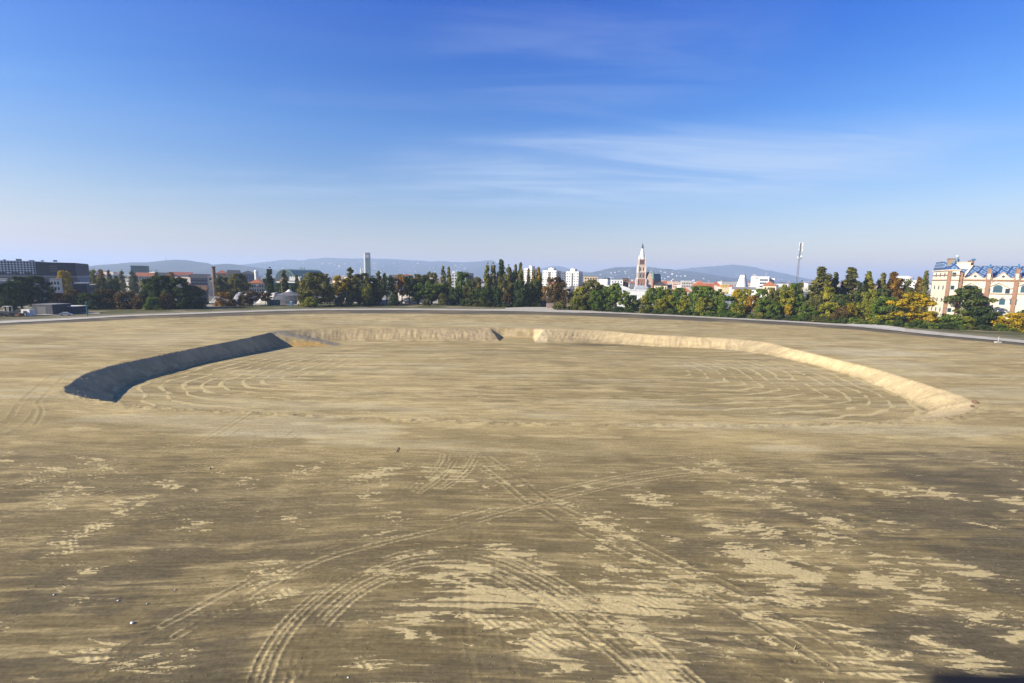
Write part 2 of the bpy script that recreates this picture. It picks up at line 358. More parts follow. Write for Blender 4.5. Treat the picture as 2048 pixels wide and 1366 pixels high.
# paler scrapes outside the pit
pl = lambda cx, cy, rx, ry, k: k * sst(1 - ((x - cx) / rx) ** 2 - ((y - cy) / ry) ** 2 + 1.3 * (fine2 - 0.5) + 0.8 * (blot - 0.5), 0.1, 1.0)
pale = np.maximum.reduce([pl(-29, 59, 14, 5.5, 0.36), pl(104, 137, 26, 10, 0.6), pl(96, 118, 10, 18, .35), pl(-5, 200, 120, 14, 0.25), pl(-110, 140, 22, 30, 0.25)])
col = mix(col, pale, PALE)
# pit floor: oval passes of the scraper
wob = (fbm(x / 12, y / 12, 61, 3) - 0.5) * 3.2 + (fbm(x / 2.5, y / 2.5, 62, 2) - .5) * .8
ring = 0.5 + 0.5 * np.cos(2 * np.pi * (toed + wob) / 3.6)
ends = sst(np.abs(x), 25, 60); nearside = sst(-y, -128, -95)
rg = inpit * sst(ring + 0.42 * (fbm(x / 6, y / 1.6, 63, 3) - 0.5), 0.80, 1.02) * np.clip(0.12 + 0.88 * sst(-y, -158, -120) * (0.55 + 0.45 * ends), 0, 1) * sst(-toed, -50, -34)
fl = inpit * sst(fbm(x / 10, y / 0.9, 66, 4, 0.65) + 0.08 * nearside, 0.57, 0.68) * (0.10 + 0.36 * nearside)
col = mix(col, inpit * 0.30 * sst(fbm(x / 22, y / 3, 68, 3), 0.4, 0.65), DARK)
sandp = np.clip(np.maximum(rg, fl), 0, 1)
stain = inpit * pl(27, 168, 20, 4.2, 0.8)
col = mix(col, stain, DAMP * 0.8)
# walls: fresh cut sand
wc = fbm(arcs / 1.2, rimd + 0 * x, 71, 3)
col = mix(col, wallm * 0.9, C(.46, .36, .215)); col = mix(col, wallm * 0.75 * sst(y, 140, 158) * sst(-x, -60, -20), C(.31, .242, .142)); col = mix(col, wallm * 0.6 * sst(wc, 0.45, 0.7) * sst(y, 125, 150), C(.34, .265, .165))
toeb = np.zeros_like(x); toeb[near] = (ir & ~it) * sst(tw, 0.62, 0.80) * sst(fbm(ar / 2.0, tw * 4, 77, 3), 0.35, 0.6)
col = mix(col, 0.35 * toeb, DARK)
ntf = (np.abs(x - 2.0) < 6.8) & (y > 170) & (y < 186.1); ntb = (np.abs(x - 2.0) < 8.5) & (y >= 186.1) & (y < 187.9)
col = mix(col, ntf * 0.85, TAN * .92); col = mix(col, ntb * 0.9, C(.42, .33, .20)); col = mix(col, ntb * .7 * sst(fbm(x / 1.6, y / 3, 57, 3), .5, .62), C(.27, .205, .11)); wr = (x > 8.6) & (x < 13.2) & (y > 172) & (y < 187.8); col = mix(col, wr * .8, C(.50, .40, .25))  # right side of the recess lightened: its sunlit look is put into the colour
och = rampm * sst(-z, 2.2, 3.6) * (x > -76); col = mix(col, 0.7 * och, C(.45, .27, .09))
rd = rampm.copy(); s2 = np.full(x.shape, 9.0); s2[near] = np.abs(s_); col = mix(col, rd * (s2 < 2.8) * 0.9, C(.27, .235, .18))

# wheel tracks: pixel polylines laid on the ground, each wheel a rut with raised sandy edges
T = []
def track(pts, offs=(0,), wd=0.42, k=1.0, tread=0.0, on_rim=None):
    P = catmull([G(*p) for p in pts], 6)
    dP = np.gradient(P, axis=0); nn = np.stack([-dP[:, 1], dP[:, 0]], 1); nn /= np.linalg.norm(nn, axis=1)[:, None] + 1e-9
    for o_ in offs: T.append((P + nn * o_, wd, k, tread))
arcpts = [(492, 1400), (530, 1300), (600, 1215), (700, 1145), (820, 1104), (930, 1098), (1010, 1112), (1090, 1148), (1180, 1200), (1290, 1275), (1400, 1366)]
track(arcpts, (0, -0.75, -1.75, -2.45), 0.34, 1.0, 0.6)
track([(0, 1095), (250, 1048), (420, 1018), (620, 985), (760, 962)], (0, 1.3), 0.4, 0.7, 0.3)
track([(0, 1040), (300, 965), (560, 888), (620, 855)], (0, 1.5), 0.5, 0.8)
track([(0, 985), (260, 932), (430, 885), (500, 845), (535, 822)], (0, 1.6, 2.6), 0.5, 0.8)
track([(0, 925), (160, 870), (330, 840), (620, 838)], (0, 2.0), 0.5, 0.5)
track([(330, 1250), (600, 1112), (760, 1066), (900, 1036), (1020, 1004), (1150, 972), (1300, 944), (1480, 925)], (0, -1.5), 0.42, 0.95, 0.4)
track([(936, 912), (1000, 960), (1060, 1008), (1150, 1058), (1240, 1102), (1330, 1150), (1440, 1203), (1560, 1272), (1660, 1335)], (0, 1.9), 0.55, 0.9, 1.0)
track([(886, 909), (876, 932), (828, 974)], (0, 0.6), 0.35, 0.9); track([(918, 909), (892, 946), (840, 985)], (0, 0.6), 0.35, 0.9); track([(950, 908), (925, 945), (880, 975)], (0, 0.5), 0.35, 0.9)
track([(560, 905), (700, 912), (800, 906), (900, 909), (1100, 912)], (0, 1.2), 0.6, 0.8, 1.0)
track([(1300, 918), (1500, 905), (1750, 906), (2070, 909)], (0, -2.2), 0.6, 0.7, 0.5)
track([(1500, 1000), (1700, 1010), (1900, 1060), (2060, 1130)], (0, 1.8), 0.5, 0.5, 1.0)
track([(1180, 1130), (1400, 1190), (1640, 1270), (1900, 1345)], (0, 1.9), 0.5, 0.6, 1.0)
track([(700, 1290), (900, 1230), (1150, 1240), (1400, 1300), (1560, 1366)], (0, 1.8), 0.5, 0.5, 0.6)
track([(250, 1366), (330, 1290), (470, 1215), (600, 1180)], (0, 1.7), 0.5, 0.45, 0.8)
track([(100, 1130), (300, 1090), (560, 1030), (800, 985)], (0, 1.6), 0.5, 0.45, 0.6)
track([(0, 880), (60, 838), (78, 805), (105, 775), (150, 742), (250, 716)], (0, 2.2), 0.7, 0.7)
track([(70, 850), (84, 825), (78, 800), (120, 800), (220, 816), (330, 822)], (0,), 0.5, 0.8)
track([(0, 700), (200, 690), (420, 668), (560, 655)], (0, 2.4), 0.8, 0.45)
track([(1960, 840), (1985, 815), (1960, 785), (1860, 745), (1700, 704), (1560, 672)], (0, 3.0), 0.8, 0.35)
track([(1150, 832), (1400, 872), (1700, 880), (2060, 872)], (0, 2.2), 0.6, 0.35)
col = col * (1 - 0.16 * fore)[:, None]; _r = random.Random(77)
for _ in range(22):                                # many faint older passes
    cx_, cy_ = _r.uniform(-60, 60), _r.uniform(10, 50); ra = _r.uniform(14, 55); a0_ = _r.uniform(0, 6.28); sp_ = _r.uniform(.7, 1.8); wd_ = _r.uniform(.35, .6)
    for o_ in (0, _r.uniform(1.5, 2.2)): T.append((np.array([(cx_ + (ra + o_) * math.cos(a0_ + sp_ * q_ / 30), cy_ + (ra + o_) * math.sin(a0_ + sp_ * q_ / 30)) for q_ in range(31)]), wd_, _r.uniform(.25, .5), 0.0))
trk = np.zeros_like(x); edge = np.zeros_like(x); zz = np.zeros_like(x)
for P, wd, k, tr in T:
    lo, hi = P.min(0) - 2, P.max(0) + 2
    b = np.nonzero((x > lo[0]) & (x < hi[0]) & (y > lo[1]) & (y < hi[1]))[0]
    if len(b) == 0: continue
    d, a, _ = seg_dist(x[b], y[b], P); f = np.nonzero(d < 1.2)[0]; b = b[f]; d = d[f]; a = a[f]
    br = sst(fbm(a / 3.5, a * 0 + wd * 9 + P[0, 0], 83, 4), 0.20, 0.52) * k
    e_ = np.exp(-((d - wd * 0.62) / (0.13 + 0.002 * y[b])) ** 2) * br
    c_ = sst(-d, -wd * 0.55, -wd * 0.25) * br
    if tr: e_ = np.maximum(e_, 0.55 * tr * c_ * (0.5 + 0.5 * np.sin(a * 2 * np.pi / 0.42 + 6 * vn(a / 1.1, d * 3, 87))) * sst(vn(a / 2.3, a * 0 + wd, 88), .25, .6)); 
    edge[b] = np.maximum(edge[b], e_); trk[b] = np.maximum(trk[b], c_)
    zz[b] += (0.016 * e_ - 0.013 * c_)
col = mix(col, 0.30 * trk * (1 - inpit), DARK)
sand = np.clip(np.maximum(np.maximum(sand, sandp), 0.55 * edge), 0, 1)
z += zz + 0.012 * sand * fore + 0.018 * rip * sand * fore + 0.04 * sandp + (fine - 0.5) * 0.035 * fore + (grit - .5) * .02 * fore + (blot - 0.5) * 0.06 + (1 - np.clip(wallm, 0, 1)) * (broad - 0.5) * 0.25 * sst(y, 30, 60)
# outside the ring road: dull verge and yards
PATH_PX = [(-220, 662), (0, 645.5), (130, 639), (260, 631.8), (370, 628), (500, 623.3), (610, 620.2), (740, 619.3), (850, 619.5), (960, 620.5), (1050, 621), (1130, 623), (1220, 626), (1330, 631), (1450, 637), (1570, 643.3), (1700, 651.5), (1770, 657), (1860, 666.5), (1960, 676), (2048, 684.5), (2260, 708)]
PATH = catmull([G(*p) for p in PATH_PX], 4)
d, a, sg = seg_dist(x, y, PATH); out = sg > 0
beyond = np.where(out, d, -d)
vg = sst(beyond, -1, 3)
gr = fbm(x / 10, y / 10, 91, 4)
vcol = C(.17, .15, .10)[None, :] * np.ones((len(x), 1)); vcol = mix(vcol, sst(gr, .42, .6), C(.20, .172, .112)); vcol = mix(vcol, sst(beyond, 8, 24) * sst(fbm(x / 14, y / 9, 95, 3), .32, .55), C(.085, .085, .035))
yard = sst(fbm(x / 25, y / 25, 97, 3), .45, .6) * sst(beyond, 45, 60) * sst(-x, 10, 40); vcol = mix(vcol, yard, C(.28, .255, .215))
col = col * (1 - vg[:, None]) + vcol * vg[:, None]
kq = (y / 300) ** 2; ds = sst(-beyond, 1.0, 4.0) * sst(beyond / np.maximum(kq, .1), -50, -38) * (0.74 + 0.26 * sst(fbm(x / 16, y / 6, 99, 3), .3, .55))
col = mix(col, np.clip(ds, 0, 1), C(.105, .09, .068))
sand *= 1 - vg
col = np.clip(col * np.array([1.01, 1.0, .93]), 0.01, 0.9)

me = bpy.data.meshes.new('site_ground'); nr, nc = sh
me.vertices.add(nr * nc); me.vertices.foreach_set('co', np.stack([x, y, z], 1).ravel())
ii = np.arange(nr * nc).reshape(nr, nc); q = np.stack([ii[:-1, :-1], ii[:-1, 1:], ii[1:, 1:], ii[1:, :-1]], -1).reshape(-1, 4)
me.loops.add(q.size); me.loops.foreach_set('vertex_index', q.ravel().astype(np.int32))
me.polygons.add(len(q)); me.polygons.foreach_set('loop_start', np.arange(0, q.size, 4, dtype=np.int32)); me.polygons.foreach_set('loop_total', np.full(len(q), 4, np.int32))
me.update(calc_edges=True)
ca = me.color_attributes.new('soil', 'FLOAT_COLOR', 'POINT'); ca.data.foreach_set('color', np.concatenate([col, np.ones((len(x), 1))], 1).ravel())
sa = me.attributes.new('sand', 'FLOAT', 'POINT'); sa.data.foreach_set('value', sand)
wa = me.attributes.new('wall', 'FLOAT', 'POINT'); wa.data.foreach_set('value', wallm)
me.polygons.foreach_set('use_smooth', np.ones(len(q), bool))

mt, nt, bs = new_mat('sandy_soil', 0.95); bs.inputs['Specular IOR Level'].default_value = 0.1
a1 = N('ShaderNodeAttribute', attribute_name='soil'); a2 = N('ShaderNodeAttribute', attribute_name='sand')
tc = N('ShaderNodeTexCoord')
def NOISE(scale, sc=(1, 1, 1), det=5, rough=0.6, rot=0.0):
    mpn = N('ShaderNodeMapping'); mpn.inputs['Scale'].default_value = sc; mpn.inputs['Rotation'].default_value = (0, 0, rot); L(tc.outputs['Object'], mpn.inputs[0])
    n = N('ShaderNodeTexNoise'); n.inputs['Scale'].default_value = scale; n.inputs['Detail'].default_value = det; n.inputs['Roughness'].default_value = rough; L(mpn.outputs[0], n.inputs['Vector']); return n.outputs[0]
s1 = NOISE(1.0, (0.35, 5.0, 1), 5, 0.65, -0.03); s2n = NOISE(3.5, (1, 1, 1), 6, 0.7); s3 = NOISE(0.25, (0.4, 1.4, 1), 5, 0.6)
mul = MATH('MULTIPLY', MATH('MULTIPLY', MAPR(s1, .25, .75, .80, 1.20), MAPR(s2n, .25, .75, .80, 1.20)), MAPR(s3, .25, .75, .86, 1.14))
sm = MAPR(MATH('ADD', a2.outputs['Fac'], MATH('MULTIPLY', MATH('ADD', MATH('SUBTRACT', s1, .5), MATH('SUBTRACT', s2n, .5)), 0.66)), .20, .82)
vm = N('ShaderNodeVectorMath', operation='SCALE'); L(a1.outputs['Color'], vm.inputs[0]); L(mul, vm.inputs['Scale'])
sandc = MIXC(MAPR(MATH('ADD', MATH('MULTIPLY', s2n, .6), MATH('MULTIPLY', s1, .4)), .34, .66), (.37, .29, .140), (.53, .42, .214))
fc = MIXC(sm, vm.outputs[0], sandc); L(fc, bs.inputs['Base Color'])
wv = N('ShaderNodeTexWave', wave_type='BANDS', bands_direction='X'); wv.inputs['Scale'].default_value = 1.25; wv.inputs['Distortion'].default_value = 3.5; wv.inputs['Detail'].default_value = 3; wv.inputs['Detail Scale'].default_value = 1.2
mpw = N('ShaderNodeMapping'); mpw.inputs['Rotation'].default_value = (0, 0, 0.5); L(tc.outputs['Object'], mpw.inputs[0]); L(mpw.outputs[0], wv.inputs['Vector'])
hgt = MATH('ADD', MATH('ADD', MATH('MULTIPLY', s1, 0.05), MATH('MULTIPLY', s2n, 0.05)), MATH('ADD', MATH('MULTIPLY', sm, 0.04), MATH('MULTIPLY', MATH('MULTIPLY', wv.outputs[0], sm), 0.006)))
bp = N('ShaderNodeBump'); bp.inputs['Strength'].default_value = 0.5; bp.inputs['Distance'].default_value = 1.0; L(hgt, bp.inputs['Height']); L(bp.outputs[0], bs.inputs['Normal'])
SOIL = mt
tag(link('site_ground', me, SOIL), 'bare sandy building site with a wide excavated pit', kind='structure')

# far ground, ring round the site sheet, out to the horizon
gb = MB(); a0, a1_ = 1.39, 14.3
inn = [(-a1_ * a0, a1_, -.1), (a1_ * a0, a1_, -.1), (339 * a0, 339, -.1), (-339 * a0, 339, -.1)]; BIG = 22000
o_ = [(-BIG, -600, -.1), (BIG, -600, -.1), (BIG, BIG, -.1), (-BIG, BIG, -.1)]
gb.add(inn + o_, [(4, 5, 1, 0), (5, 6, 2, 1), (6, 7, 3, 2), (7, 4, 0, 3)])
tag(gb.build('ground', M('city_ground', (.13, .12, .085), 0.95, 0.35, 0.02)), 'flat city ground beyond the building site', kind='structure')

def strip(name, px_list, mat, z0, label):
    P = np.array([[*G(px, (t + b_) / 2), ] for px, t, b_ in px_list]); A_ = [G(px, t) for px, t, b_ in px_list]; B_ = [G(px, b_) for px, t, b_ in px_list]
    A2 = catmull(A_, 6); B2 = catmull(B_, 6); r = np.random.default_rng(len(px_list))
    mb = MB(); n = len(A2)
    ja = (r.random(n) - .5) * .35; jb = (r.random(n) - .5) * .35
    vs_ = [(p[0], p[1] + j, z0) for p, j in zip(B2, jb)] + [(p[0], p[1] + j, z0) for p, j in zip(A2, ja)]
    mb.add(vs_, [(i, i + 1, n + i + 1, n + i) for i in range(n - 1)])
    return tag(mb.build(name, mat), label, kind='structure')
th = {0: 2.4, 260: 1.5, 610: 1.3, 960: 1.6, 1050: 2.3, 1130: 2.6, 1220: 1.5, 1330: 1.3, 1570: 1.4, 1700: 1.9, 1770: 3.2, 1860: 3.2, 1960: 2.6, 2048: 2.8}
kx = sorted(th); STR = [(px, py - np.interp(px, kx, [th[k] for k in kx]), py + np.interp(px, kx, [th[k] for k in kx])) for px, py in PATH_PX]
PATHM = M('pale_gravel', (.40, .365, .30), 0.95, 0.25, 0.25)
strip('path', STR, PATHM, 0.22, 'pale gravel ring road curving round the far side of the site')
strip('path', [(1690, 650, 652), (1715, 647.5, 653.5), (1745, 648, 656), (1775, 652, 660), (1810, 657.5, 665)], M('crushed_stone', (.46, .425, .37), .95, .3, .3), 0.30, 'wide patch of pale crushed stone joining the ring road')
strip('path', [(1010, 616.5, 619.5), (1060, 614.5, 619.5), (1090, 614.5, 620.5), (1110, 617, 621.5)], PATHM, 0.27, 'short gravel spur leaving the ring road towards the tall poplars')
strip('path', [(70, 630.5, 632), (110, 628, 630), (150, 625.5, 627.5), (185, 625.5, 628), (200, 626.5, 628)], PATHM, 0.2, 'pale kerbed yard path beside the leaning post')

# ------------------------------------------------------------------ hills and haze
def forest_mat(key, c1, c2):
    mt, t, b = new_mat(key, 0.95); b.inputs['Specular IOR Level'].default_value = 0.05
    c = t.nodes.new('ShaderNodeTexCoord'); n = t.nodes.new('ShaderNodeTexNoise'); n.inputs['Scale'].default_value = 0.006; n.inputs['Detail'].default_value = 9; n.inputs['Roughness'].default_value = 0.7
    t.links.new(c.outputs['Object'], n.inputs['Vector']); r = t.nodes.new('ShaderNodeValToRGB'); r.color_ramp.elements[0].position = .35; r.color_ramp.elements[1].position = .68
    r.color_ramp.elements[0].color = (*c1, 1); r.color_ramp.elements[1].color = (*c2, 1); t.links.new(n.outputs[0], r.inputs[0]); t.links.new(r.outputs[0], b.inputs['Base Color']); return mt
FOREST = forest_mat('hill_forest', (.028, .034, .016), (.075, .07, .028))
HILLS = []
def hill(label, pts, Y, slope, seed):
    P = catmull([W(px, py, Y) for px, py in pts], 8); n = len(P); r = np.random.default_rng(seed)
    lv = [(-1.0, 0.0), (-.8, .10), (-.6, .26), (-.42, .47), (-.26, .68), (-.12, .87), (0, 1.0), (.25, .8), (.6, .4), (1, 0)]
    X = P[:, 0]; Z = np.maximum(P[:, 1], 1.0); vs_ = []
    for k, (dy, hz) in enumerate(lv):
        j = fbm(X / (Y * .035), np.full(n, k * 1.7), seed, 4) - .5
        jj = (fbm(X / (Y * .006), np.full(n, k * 3.1), seed + 9, 3) - .5) * Y * 0.0016
        for i in range(n):
            vs_.append((X[i], Y + dy * slope + j[i] * slope * .35, max(-2, Z[i] * hz * (1 + .22 * j[i] * (hz < 1)) + jj[i] * (hz > 0)) if hz > 0 else -2))
    m_ = len(lv); mb = MB(); mb.add(vs_, [(a * n + i, a * n + i + 1, (a + 1) * n + i + 1, (a + 1) * n + i) for a in range(m_ - 1) for i in range(n - 1)])
    o = mb.build('hill', FOREST); o.data.polygons.foreach_set('use_smooth', np.ones(len(mb.f), bool)); tag(o, label, kind='structure')
    HILLS.append((P, Y, slope, lv, np.array(vs_).reshape(m_, n, 3))); return o
hill('near dark wooded hill at the left with a monument on top', [(-60, 545), (60, 540), (150, 534), (200, 531), (240, 528), (290, 524.5), (318, 521.5), (345, 519.5), (375, 520.5), (400, 526), (420, 530), (445, 528.5), (475, 529), (510, 536), (560, 545)], 5200, 1300, 3)
hill('long blue ridge with scattered white houses behind the glass tower', [(400, 540), (470, 533), (500, 528), (540, 522), (570, 520), (600, 520.5), (612, 522), (640, 518), (680, 516), (740, 516), (790, 518), (830, 520.5), (880, 522.5), (920, 524), (955, 523), (972, 520.5), (988, 522), (1000, 530), (1020, 538), (1060, 548)], 9000, 2600, 7)
hill('low hazy hill behind the white apartment blocks', [(1040, 552), (1080, 538), (1105, 532.5), (1122, 533), (1140, 538), (1180, 545), (1230, 553)], 10500, 1800, 12)
hill('house-covered hill behind the church', [(1130, 552), (1180, 545), (1212, 538), (1235, 534.5), (1262, 533.5), (1290, 534), (1310, 537.5), (1335, 538.5), (1365, 541), (1420, 549), (1480, 560)], 6800, 1900, 17)
hill('rounded blue hill between the church and the mast', [(1310, 556), (1345, 541), (1375, 536.5), (1400, 534), (1440, 531.5), (1465, 528.8), (1488, 529.5), (1508, 534.5), (1528, 541.5), (1540, 540.5), (1556, 545.5), (1575, 552.5), (1600, 557.5), (1660, 563), (1740, 569), (1800, 574)], 9800, 2300, 23)

HOUSEW = [M('far_white_%d' % k, c, .8, .1, .1) for k, c in enumerate([(.66, .64, .60), (.58, .55, .48), (.52, .44, .36), (.62, .61, .60)])]
def house_mesh(k, two_tone=True):
    w_, d_, h_ = [(14, 11, 8), (20, 12, 11), (26, 14, 15), (12, 12, 6)][k]
    mb = MB().box(-w_ / 2, w_ / 2, -d_ / 2, d_ / 2, -4, h_); nf = len(mb.f)
    if k == 2: mb.box(-w_ / 2 + 3, -w_ / 2 + 9, -3, 3, h_, h_ + 2.5)
    else: mb.hip(-w_ / 2 - .4, w_ / 2 + .4, -d_ / 2 - .4, d_ / 2 + .4, h_ + .02, h_ + 4.5)
    nr = len(mb.f)
    for c in range(int(w_ / 4)):                # a row or two of openings
        for f_ in range(max(1, int(h_ / 4))):
            xx = -w_ / 2 + 2 + c * 4; zz_ = 1.2 + f_ * 3.4
            mb.box(xx - .6, xx + .6, -d_ / 2 - .06, -d_ / 2, zz_, zz_ + 1.6)
    me_ = mb.mesh('house'); me_.materials.append(HOUSEW[0]); me_.materials.append([ML('redroof'), ML('orangeroof'), ML('concrete'), ML('greyroof')][k]); me_.materials.append(GLASS)
    me_.polygons.foreach_set('material_index', np.array([0] * nf + [1] * (nr - nf) + [2] * (len(mb.f) - nr), np.int32)); return me_
HM = [house_mesh(k) for k in range(4)]
R = random.Random(11)
def hill_houses(hi, px0, px1, n, group, label, lo=.05, hi_=.8, big=1.0):
    P, Y, slope, lv, V = HILLS[hi]
    for _ in range(n):
        px = R.uniform(px0, px1); X = W(px, 545, Y)[0]
        i = int(np.argmin(np.abs(P[:, 0] - X))); f_ = R.uniform(lo, hi_) ** 1.3
        a_ = 0
        while a_ < 5 and lv[a_ + 1][1] < f_: a_ += 1
        t = (f_ - lv[a_][1]) / max(lv[a_ + 1][1] - lv[a_][1], 1e-3); p = V[a_][i] * (1 - t) + V[a_ + 1][i] * t
        k = R.choice((0, 0, 1, 1, 2, 3)); s = R.uniform(.4, .95) * big
        o = link('hillside_house', HM[k], None, None, (p[0] + R.uniform(-30, 30), p[1], p[2]), R.uniform(-.6, .6), (s, s, s))
        if R.random() < .6: o.material_slots[0].link = 'OBJECT'; o.material_slots[0].material = R.choice(HOUSEW)
        tag(o, label, 'house', group)
hill_houses(0, 150, 260, 14, 'houses on the dark left hill', 'small pale house on the lower slope of the dark left hill', .3, .8)
hill_houses(1, 580, 960, 105, 'houses on the long blue ridge', 'tiny white house on the long hazy ridge behind the glass tower', .12, .85, 1.5)
hill_houses(1, 440, 600, 16, 'houses at the left foot of the long ridge', 'tiny pale house at the left foot of the long hazy ridge', .1, .4, 1.5)
hill_houses(3, 1185, 1340, 60, 'houses on the hill behind the church', 'tiny white house on the hill just behind the church', .12, .85, 1.25)
hill_houses(4, 1370, 1440, 26, 'houses on the rounded blue hill', 'tiny white house low on the rounded blue hill', .15, .5, 1.5)
hill_houses(4, 1440, 1590, 16, 'houses at the right foot of the blue hill', 'tiny pale house at the right foot of the rounded blue hill', .08, .3, 1.5)

def hill_mast(px, top, bot, Y, wpx, mat, label, name='hill_tower'):
    x_, z1 = W(px, top, Y); _, z0 = W(px, bot, Y); r = wpx * Y / FPX / 2
    e = empty(name, (x_, Y, z0 - 15)); MB().lathe([(r * 1.6, 0), (r * 1.5, 12), (r, 16), (r * .8, (z1 - z0 + 15) * .8)], 10).build('shaft', mat, e)
    MB().lathe([(r * 1.1, (z1 - z0 + 15) * .55), (r * 1.5, (z1 - z0 + 15) * .58), (r * 1.1, (z1 - z0 + 15) * .63)], 10).build('platform', mat, e)
    MB().lathe([(r * .4, (z1 - z0 + 15) * .8), (r * .15, z1 - z0 + 15)], 8).build('aerial', mat, e); return tag(e, label, 'tower')
hill_mast(331.5, 512, 521, 5150, .9, ML('copper'), 'thin dark monument on the near dark hill, at its highest left shoulder', 'hill_monument')
hill_mast(283, 521.5, 526, 5150, .6, ML('steel'), 'tiny mast on the left slope of the near dark hill')
hill_mast(688, 510, 517, 8950, .7, ML('steel'), 'thin transmitter mast on the long ridge left of the glass tower')
hill_mast(1429.5, 523, 533, 9750, .9, ML('white'), 'slim white television tower on the rounded hill right of the church')

hz = MB().box(-21000, 21000, -400, 15500, -5, 430)
hm = bpy.data.materials.new('haze'); hm.use_nodes = True; t = hm.node_tree; t.nodes.clear()
pv = t.nodes.new('ShaderNodeVolumePrincipled'); pv.inputs['Color'].default_value = (.56, .72, 1.0, 1); pv.inputs['Density'].default_value = 1.2e-4; pv.inputs['Anisotropy'].default_value = 0.1
om = t.nodes.new('ShaderNodeOutputMaterial'); t.links.new(pv.outputs[0], om.inputs['Volume'])
tag(hz.build('haze', hm), kind='stuff')

# ------------------------------------------------------------------ trees
def set_tone(me_, tone):
    a = me_.attributes.new('tone', 'FLOAT', 'POINT'); a.data.foreach_set('value', np.asarray(tone, np.float32))
def crown_mesh(kind, seed):
    """leaf clumps spread through the crown's volume; unit = metres for a tree of the kind's own size"""
    r = np.random.default_rng(seed)
    Hc = {'poplar': 24., 'round': 14., 'bush': 5., 'loose': 14., 'low': 9., 'flat': 15.}[kind]; Wc = {'poplar': 5., 'round': 12., 'bush': 7., 'loose': 11., 'low': 10., 'flat': 15.}[kind]
    z0 = {'poplar': .04, 'round': .12, 'bush': 0., 'loose': .32, 'low': .02, 'flat': .15}[kind]
    nc = {'poplar': 95, 'round': 85, 'bush': 46, 'loose': 62, 'low': 66, 'flat': 70}[kind]; nl = {'poplar': 85, 'round': 105, 'bush': 90, 'loose': 85, 'low': 100, 'flat': 100}[kind]
    V = []; T_ = []
    lob = [(r.uniform(0, 6.28), r.uniform(.2, 1.), r.uniform(.10, .26)) for _ in range(5)]
    for c in range(nc):
        for _ in range(40):
            t = r.random(); a = r.uniform(0, 6.283); q = r.uniform(.10, 1) ** .42
            if kind == 'poplar': env = (min(t / .22, 1) ** .5) * (1 - max(0, t - .35) / .65) ** .55
            elif kind == 'bush': env = math.sqrt(max(0, 1 - (t * .98) ** 2.2))
            elif kind == 'low': env = math.sqrt(max(0, 1 - (abs(t - .35) / .66) ** 2.3))
            elif kind == 'flat': env = .55 + .45 * math.sin(t * 17 + seed) if t < .75 else 1.1 * (1 - t) / .25 * .8
            else: env = math.sqrt(max(0, 1 - ((t - .45) / .55) ** 2))
            env *= 1 + sum(l[2] * math.cos(a - l[0]) * (1 - abs(t - l[1])) for l in lob) - .05
            if r.random() < .15 + .85 * env: break
        R_ = Wc / 2 * env * q * .88; cx, cy, cz = R_ * math.cos(a), R_ * math.sin(a), Hc * (z0 + (1 - z0) * t)
        rc = {'poplar': .8, 'round': 1.45, 'bush': .95, 'loose': 1.2, 'low': 1.25, 'flat': 1.5}[kind] * r.uniform(.65, 1.3)
        if kind == 'poplar': rc *= .6 + .6 * env
        n = int(nl * r.uniform(.6, 1.25)); tone = np.clip(r.normal(.5, .2), 0, 1)
        d = r.normal(size=(n, 3)); d /= np.linalg.norm(d, axis=1)[:, None]; rad = rc * r.random(n) ** .45
        zs = {'poplar': 1.7, 'flat': .62}.get(kind, .85)
        p = np.stack([cx + d[:, 0] * rad, cy + d[:, 1] * rad, cz + d[:, 2] * rad * zs], 1)
        nrm = d + r.normal(size=(n, 3)) * .6 + np.array([0, 0, .35]); nrm /= np.linalg.norm(nrm, axis=1)[:, None]
        u = np.cross(nrm, r.normal(size=(n, 3))); u /= np.linalg.norm(u, axis=1)[:, None] + 1e-9; v = np.cross(nrm, u)
        s = (r.uniform(.24, .50, n) * {'bush': .7, 'low': .8}.get(kind, 1))[:, None]
        quad = np.stack([p - u * s, p - v * s * .6 + nrm * s * .1, p + u * s, p + v * s * .6], 1)
        quad[:, :, 2] = np.clip(quad[:, :, 2], .02, Hc)
        V.append(quad.reshape(-1, 3)); T_.append(np.repeat(np.clip(tone + r.normal(0, .08, n), 0, 1), 4))
    V = np.concatenate(V); T_ = np.concatenate(T_); n = len(V) // 4
    me_ = bpy.data.meshes.new(kind + '_crown'); me_.from_pydata(V.tolist(), [], np.arange(4 * n).reshape(n, 4).tolist()); set_tone(me_, T_)
    return me_, Hc, Wc
def trunk_mesh(kind, seed):
    r = random.Random(seed); Hc = {'poplar': 24., 'round': 14., 'bush': 5., 'loose': 14., 'low': 9., 'flat': 15.}[kind]; mb = MB()
    r0 = Hc * .016 + .04; top = Hc * (.85 if kind == 'poplar' else .62)
    p = [(0, 0, -.3), (r.uniform(-.1, .1), r.uniform(-.1, .1), top * .35), (r.uniform(-.3, .3), r.uniform(-.3, .3), top * .7), (r.uniform(-.4, .4), r.uniform(-.4, .4), top)]
    mb.tube(p, [r0 * 1.35, r0, r0 * .65, r0 * .2], 7)
    for k in range(6 if kind != 'bush' else 4):
        f_ = r.uniform(.28, .85); a = k * 2.4 + r.random(); b = (p[1][0], p[1][1], top * f_); ln = Hc * (.10 if kind == 'poplar' else r.uniform(.22, .34)); up = 1.6 if kind == 'poplar' else .55
        m1 = (b[0] + math.cos(a) * ln * .5, b[1] + math.sin(a) * ln * .5, b[2] + ln * .5 * up); e = (b[0] + math.cos(a) * ln, b[1] + math.sin(a) * ln, b[2] + ln * up)
        mb.tube([b, m1, e], [r0 * .45, r0 * .3, r0 * .08], 5)
    return mb.mesh('trunk')
